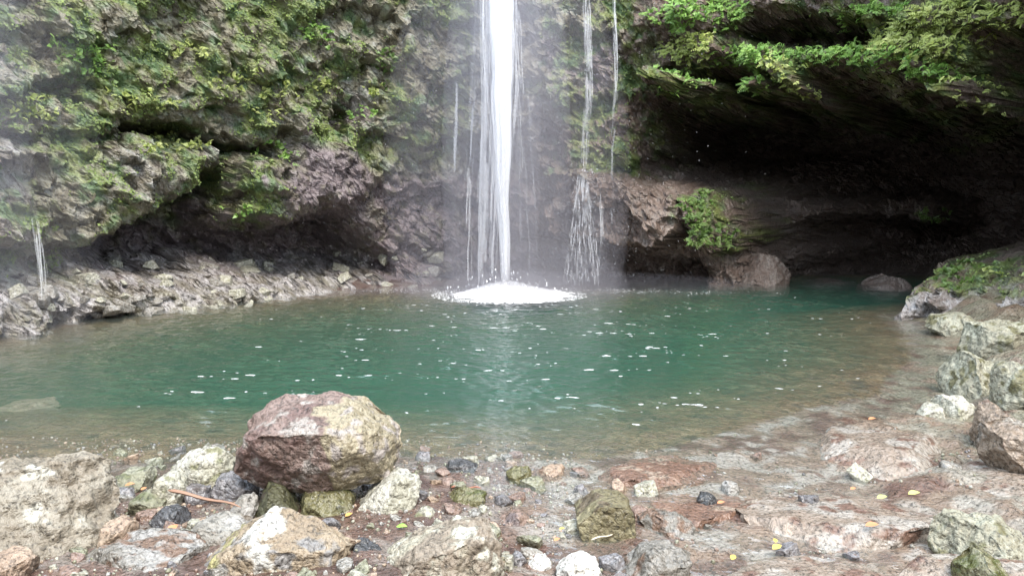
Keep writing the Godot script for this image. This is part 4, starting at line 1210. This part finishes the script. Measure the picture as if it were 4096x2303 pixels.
	drops("dripping_drops", "drops dripping from the overhang over the left undercut", 260, 14, func(r: RandomNumberGenerator) -> Vector3:
		var x := r.randf_range(-5.0, -2.2)
		return Vector3(x, r.randf_range(0.2, 2.2), -13.9 - (x + 5.0) * 0.45), Vector2(0.002, 0.005), faint)
	# foam flecks put in for sky glints on the ripples, thickest in the middle
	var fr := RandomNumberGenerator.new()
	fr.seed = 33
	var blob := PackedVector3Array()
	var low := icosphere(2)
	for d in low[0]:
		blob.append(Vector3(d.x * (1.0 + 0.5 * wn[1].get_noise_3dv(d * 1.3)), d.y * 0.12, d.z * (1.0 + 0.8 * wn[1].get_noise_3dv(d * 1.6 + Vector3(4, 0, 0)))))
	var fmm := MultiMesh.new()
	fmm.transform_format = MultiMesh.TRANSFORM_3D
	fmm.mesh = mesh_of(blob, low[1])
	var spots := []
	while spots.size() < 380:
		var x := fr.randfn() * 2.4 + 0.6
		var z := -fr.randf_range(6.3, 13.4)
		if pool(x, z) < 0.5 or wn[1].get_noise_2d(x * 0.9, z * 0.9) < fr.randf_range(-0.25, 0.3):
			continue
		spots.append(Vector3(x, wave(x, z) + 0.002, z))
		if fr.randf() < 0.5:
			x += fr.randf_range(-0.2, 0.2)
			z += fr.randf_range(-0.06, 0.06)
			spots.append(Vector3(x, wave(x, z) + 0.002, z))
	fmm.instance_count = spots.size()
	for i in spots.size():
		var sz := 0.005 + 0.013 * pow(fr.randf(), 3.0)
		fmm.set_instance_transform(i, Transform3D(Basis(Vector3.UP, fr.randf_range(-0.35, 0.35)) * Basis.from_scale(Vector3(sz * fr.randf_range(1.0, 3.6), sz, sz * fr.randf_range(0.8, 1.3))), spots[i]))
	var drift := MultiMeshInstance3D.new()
	drift.name = "glint_foam"
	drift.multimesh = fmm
	drift.material_override = glint_froth
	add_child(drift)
	tag(drift, "small white foam flecks standing in for sky glints on the green pool", "foam", "", "stuff")
	# small trickles
	var list := [
		["knotty white trickle falling onto the ledge right of the waterfall", 588.0, 7.5, 2.25, 0.07, 18, 28.4, 0.45],
		["thin trickle just right of the knotty one", 612.0, 7.5, 1.0, 0.03, 7, 28.95, 0.4],
		["thread of water on the mossy wall left of the waterfall", 445.0, 4.0, 2.2, 0.02, 5, 25.3, 0.3],
		["second thread of water nearest the waterfall on its left", 462.0, 3.6, 2.4, 0.015, 3, 25.65, 0.3],
		["short trickle running down the far left cliff", 25.0, 1.6, 0.45, 0.05, 8, 16.75, 0.7],
		["fine trickle dropping in front of the brown ledge", 618.0, 2.0, 0.2, 0.03, 4, 28.95, 1.4],
	]
	for q in list:
		var hit := plan_at(q[6])
		var c: Vector2 = hit[0] + hit[1] * (q[7] + 0.5)
		var o := base("trickle", Vector3(c.x, 0, c.y))
		tag(o, q[0], "trickle", "thin trickles on the cliff")
		var wide: float = q[4]
		var f := func(u: float, w: float, y: float) -> Vector3:
			return Vector3(u * wide + 0.03 * sin(y * 2.0), y, w * wide)
		put("water_strand", strands(q[5] * (2 if q[1] < 30.0 or q[1] == 618.0 else 9), int(q[1]), q[2], q[3], f, Vector2(0.002, 0.014), 14, Vector2(0.15, 0.9)), faint, o)
	# the trickle breaks up on the ledge and fans out
	var at := plan_at(28.3)
	var c2: Vector2 = at[0] + at[1] * 1.35
	var fan := base("trickle", Vector3(c2.x, 0, c2.y))
	tag(fan, "wide broken spray fanning down from the ledge right of the waterfall", "trickle", "thin trickles on the cliff")
	var g := func(u: float, w: float, y: float) -> Vector3:
		return Vector3(0.1 + u * (0.08 + 0.15 * (2.2 - y)), y, w * 0.15)
	put("water_strand", strands(420, 22, 2.2, 0.05, g, Vector2(0.002, 0.008), 5, Vector2(0.05, 0.3)), thin, fan)
	drops("ledge_spray", "drops of spray bursting off the ledge right of the waterfall", 900, 15, func(r: RandomNumberGenerator) -> Vector3:
		var y := 2.3 * sqrt(r.randf())
		return Vector3(c2.x + 0.12 + r.randfn() * (0.1 + 0.2 * (2.3 - y)), y, c2.y + r.randfn() * 0.12), Vector2(0.003, 0.008), thin)
	# spray in the air
	mist("fall_mist", "thin mist hanging close round the main waterfall", Vector3(-0.15, 4.0, zf), Vector3(0.75, 18.0, 0.6), 0.4)
	mist("fall_mist", "looser mist round the main waterfall", Vector3(-0.12, 3.5, zf), Vector3(1.3, 16.0, 0.9), 0.35)
	mist("fall_mist", "wide mist round the main waterfall", Vector3(-0.1, 2.0, zf - 0.2), Vector3(2.4, 12.0, 1.6), 0.22)
	mist("fall_mist", "widest faint mist between the side trickles", Vector3(-0.1, 2.0, zf - 0.2), Vector3(4.6, 10.0, 2.4), 0.08)
	mist("foot_mist", "bright spray over the foot of the waterfall", Vector3(-0.05, 0.1, zf), Vector3(1.6, 0.7, 1.3), 0.6)
	mist("foot_mist", "bank of spray round the foot of the waterfall", Vector3(0.0, 0.1, zf), Vector3(2.6, 0.8, 1.8), 0.22)
	mist("foot_mist", "wide spray round the foot of the waterfall", Vector3(0.1, 0.1, zf - 0.1), Vector3(4.2, 1.8, 2.0), 0.12)
	mist("foot_mist", "low spray along the back of the pool", Vector3(0.3, 0.1, -14.9), Vector3(8.5, 0.6, 1.4), 0.08)
	mist("ledge_mist", "fine spray below the ledge right of the waterfall", Vector3(c2.x + 0.15, 0.9, c2.y), Vector3(0.9, 2.6, 0.6), 0.2)
	mist("ledge_mist", "faint spray round the ledge right of the waterfall", Vector3(c2.x + 0.15, 0.9, c2.y), Vector3(1.7, 3.2, 1.0), 0.07)
	mist("edge_mist", "pale mist close by the far left cliff", Vector3(-7.1, 2.6, -10.4), Vector3(1.6, 8.0, 1.4), 0.08)
	mist("edge_mist", "faint mist drifting before the far left cliff", Vector3(-6.9, 2.6, -10.4), Vector3(3.0, 9.0, 2.0), 0.035)


# ---------------------------------------------------------------- materials
func materials() -> void:
	var sx := FastNoiseLite.TYPE_SIMPLEX_SMOOTH
	wn = [noise(sx, 0.42, 3, 1), noise(sx, 1.25, 3, 2), noise(FastNoiseLite.TYPE_CELLULAR, 1.15, 1, 3), noise(sx, 4.2, 4, 4), noise(sx, 4.0, 2, 5), noise(sx, 9.0, 2, 6)]
	wn[2].cellular_return_type = FastNoiseLite.RETURN_DISTANCE2_SUB
	wn[2].cellular_distance_function = FastNoiseLite.DISTANCE_EUCLIDEAN
	tones = {
		"boulder": [Color(0.25, 0.18, 0.16), Color(0.19, 0.125, 0.11), Color(0.34, 0.285, 0.26), 0.15],
		"pale": [Color(0.42, 0.41, 0.34), Color(0.56, 0.55, 0.50), Color(0.25, 0.25, 0.15), 0.2],
		"white": [Color(0.66, 0.65, 0.63), Color(0.74, 0.74, 0.73), Color(0.45, 0.42, 0.38), 0.3],
		"slate": [Color(0.21, 0.205, 0.225), Color(0.30, 0.29, 0.31), Color(0.15, 0.13, 0.13), 0.15],
		"darkslate": [Color(0.06, 0.06, 0.065), Color(0.10, 0.10, 0.11), Color(0.2, 0.19, 0.2), 0.25],
		"grey": [Color(0.30, 0.285, 0.26), Color(0.42, 0.41, 0.40), Color(0.2, 0.17, 0.14), 0.15],
		"greygreen": [Color(0.25, 0.245, 0.17), Color(0.34, 0.34, 0.27), Color(0.16, 0.17, 0.09), 0.15],
		"wetgrey": [Color(0.23, 0.215, 0.195), Color(0.33, 0.32, 0.31), Color(0.2, 0.13, 0.095), 0.1],
		"tan": [Color(0.38, 0.28, 0.215), Color(0.45, 0.35, 0.27), Color(0.27, 0.18, 0.13), 0.25],
		"olive": [Color(0.18, 0.165, 0.085), Color(0.27, 0.26, 0.17), Color(0.11, 0.12, 0.04), 0.1],
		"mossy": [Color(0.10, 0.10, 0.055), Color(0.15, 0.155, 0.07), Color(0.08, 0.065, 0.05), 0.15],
		"lichen": [Color(0.28, 0.235, 0.185), Color(0.42, 0.395, 0.32), Color(0.58, 0.57, 0.50), 0.1],
		"weathered": [Color(0.255, 0.22, 0.175), Color(0.33, 0.30, 0.25), Color(0.54, 0.53, 0.48), 0.2],
		"caverock": [Color(0.20, 0.15, 0.13), Color(0.26, 0.215, 0.195), Color(0.16, 0.115, 0.10), 0.15],
		"ridge": [Color(0.30, 0.235, 0.165), Color(0.36, 0.29, 0.21), Color(0.26, 0.25, 0.25), 0.12],
		"red": [Color(0.25, 0.165, 0.135), Color(0.31, 0.225, 0.19), Color(0.18, 0.14, 0.14), 0.2],
		"block": [Color(0.20, 0.175, 0.10), Color(0.28, 0.25, 0.15), Color(0.13, 0.10, 0.06), 0.12],
		"bedrock": [Color(0.27, 0.205, 0.16), Color(0.34, 0.30, 0.26), Color(0.18, 0.11, 0.08), 0.12],
		"flatrock": [Color(0.31, 0.25, 0.205), Color(0.41, 0.375, 0.345), Color(0.2, 0.125, 0.095), 0.14],
		"brownslab": [Color(0.22, 0.13, 0.095), Color(0.28, 0.18, 0.135), Color(0.38, 0.30, 0.24), 0.2],
		"pitted": [Color(0.33, 0.32, 0.25), Color(0.42, 0.42, 0.34), Color(0.17, 0.16, 0.08), 0.1],
		"silt": [Color(0.27, 0.22, 0.15), Color(0.33, 0.28, 0.2), Color(0.2, 0.15, 0.09), 0.2],
		"plain": [Color.WHITE, Color.WHITE, Color.WHITE, 0.5],
	}
	var st := StandardMaterial3D.new()
	st.albedo_color = Color(0.12, 0.13, 0.05).linear_to_srgb()
	st.roughness = 0.7
	tones["stem"] = st
	var speck := noise(FastNoiseLite.TYPE_VALUE, 0.05, 4, 21)
	speck.fractal_gain = 0.75
	var grain := noise_tex(speck, Color(0.2, 0.19, 0.18), Color(1, 1, 1), 768, Color(0.84, 0.83, 0.81), 0.45)
	var crags := noise(FastNoiseLite.TYPE_PERLIN, 0.012, 6, 22)
	crags.fractal_type = FastNoiseLite.FRACTAL_RIDGED
	crags.fractal_gain = 0.6
	var bump := noise_tex(crags, Color.WHITE, Color.BLACK, 768)
	var gloss := noise_tex(noise(sx, 0.012, 4, 23), Color(0.3, 0.3, 0.3), Color(1, 1, 1), 512)
	cliff_mat = rocky("cliff rock", grain, bump, gloss, 0.6, 4.0, 0.7)
	rock_mat = rocky("dry stone", grain, bump, gloss, 0.75, 1.8, 1.6)
	wet_mat = rocky("wet stone", grain, bump, gloss, 0.26, 1.5, 1.6)
	leaf_mat = StandardMaterial3D.new()
	leaf_mat.resource_name = "leaf"
	leaf_mat.vertex_color_use_as_albedo = true
	leaf_mat.roughness = 0.45
	leaf_mat.backlight_enabled = true
	leaf_mat.backlight = Color(0.6, 0.7, 0.4)

func rocky(called: String, grain: Texture2D, bump: Texture2D, gloss: Texture2D, rough: float, depth: float, scale: float) -> StandardMaterial3D:
	var m := StandardMaterial3D.new()
	m.resource_name = called
	m.vertex_color_use_as_albedo = true
	m.albedo_texture = grain
	m.roughness = rough
	m.roughness_texture = gloss
	m.heightmap_enabled = true
	m.heightmap_texture = bump
	m.heightmap_scale = depth
	m.uv1_triplanar = true
	m.uv1_world_triplanar = true
	m.uv1_triplanar_sharpness = 6.0
	m.uv1_scale = Vector3.ONE * scale
	return m


func _ready() -> void:
	var cam := Camera3D.new()
	cam.name = "camera"
	cam.position = Vector3(0, 2.0, 0)
	cam.rotation_degrees = Vector3(-7.4, 0, 0)
	cam.fov = 40.0
	cam.near = 0.05
	cam.far = 200.0
	add_child(cam)
	cam.current = true
	var env := Environment.new()
	env.background_mode = Environment.BG_SKY
	var sm := ProceduralSkyMaterial.new()
	sm.sky_top_color = Color(0.86, 0.93, 1.0)
	sm.sky_horizon_color = Color(0.88, 0.93, 0.98)
	sm.ground_horizon_color = Color(0.3, 0.3, 0.28)
	sm.ground_bottom_color = Color(0.2, 0.2, 0.18)
	sm.sky_energy_multiplier = 1.0
	env.sky = Sky.new()
	env.sky.sky_material = sm
	env.background_energy_multiplier = 1.0
	env.tonemap_mode = Environment.TONE_MAPPER_LINEAR
	env.tonemap_exposure = 4.1
	env.sdfgi_enabled = true
	env.ssao_enabled = true
	env.ssil_enabled = true
	env.volumetric_fog_enabled = true
	env.volumetric_fog_density = 0.0
	var we := WorldEnvironment.new()
	we.name = "air"
	we.environment = env
	add_child(we)
	var sun := DirectionalLight3D.new()
	sun.name = "sun"
	sun.light_energy = 0.5
	sun.light_angular_distance = 30.0
	sun.light_color = Color(1.0, 0.98, 0.95)
	sun.rotation_degrees = Vector3(-58, 26, 0)
	sun.shadow_enabled = true
	add_child(sun)

	materials()
	plan_line()
	raster()
	shore_raster()
	build_cliff()
	build_ground()
	build_water()
	build_rocks()
	build_pebbles()
	build_plants()
	build_leaves()
	twig("twig", "long bare reddish twig lying on the grey slab", Vector3(-2.0, 0.24, -4.42), Vector3(-1.55, 0.17, -4.33), 0.011, Color(0.25, 0.14, 0.09))
	twig("twig", "short red brown twig at the waterline right of the boulder", Vector3(-0.4, 0.03, -5.0), Vector3(-0.2, 0.03, -4.97), 0.008, Color(0.3, 0.12, 0.07))
	twig("pale_twig", "pale curved twig lying against the foot of the square block", Vector3(0.44, 0.03, -4.22), Vector3(0.66, 0.04, -4.3), 0.005, Color(0.5, 0.45, 0.35))
	build_falls()
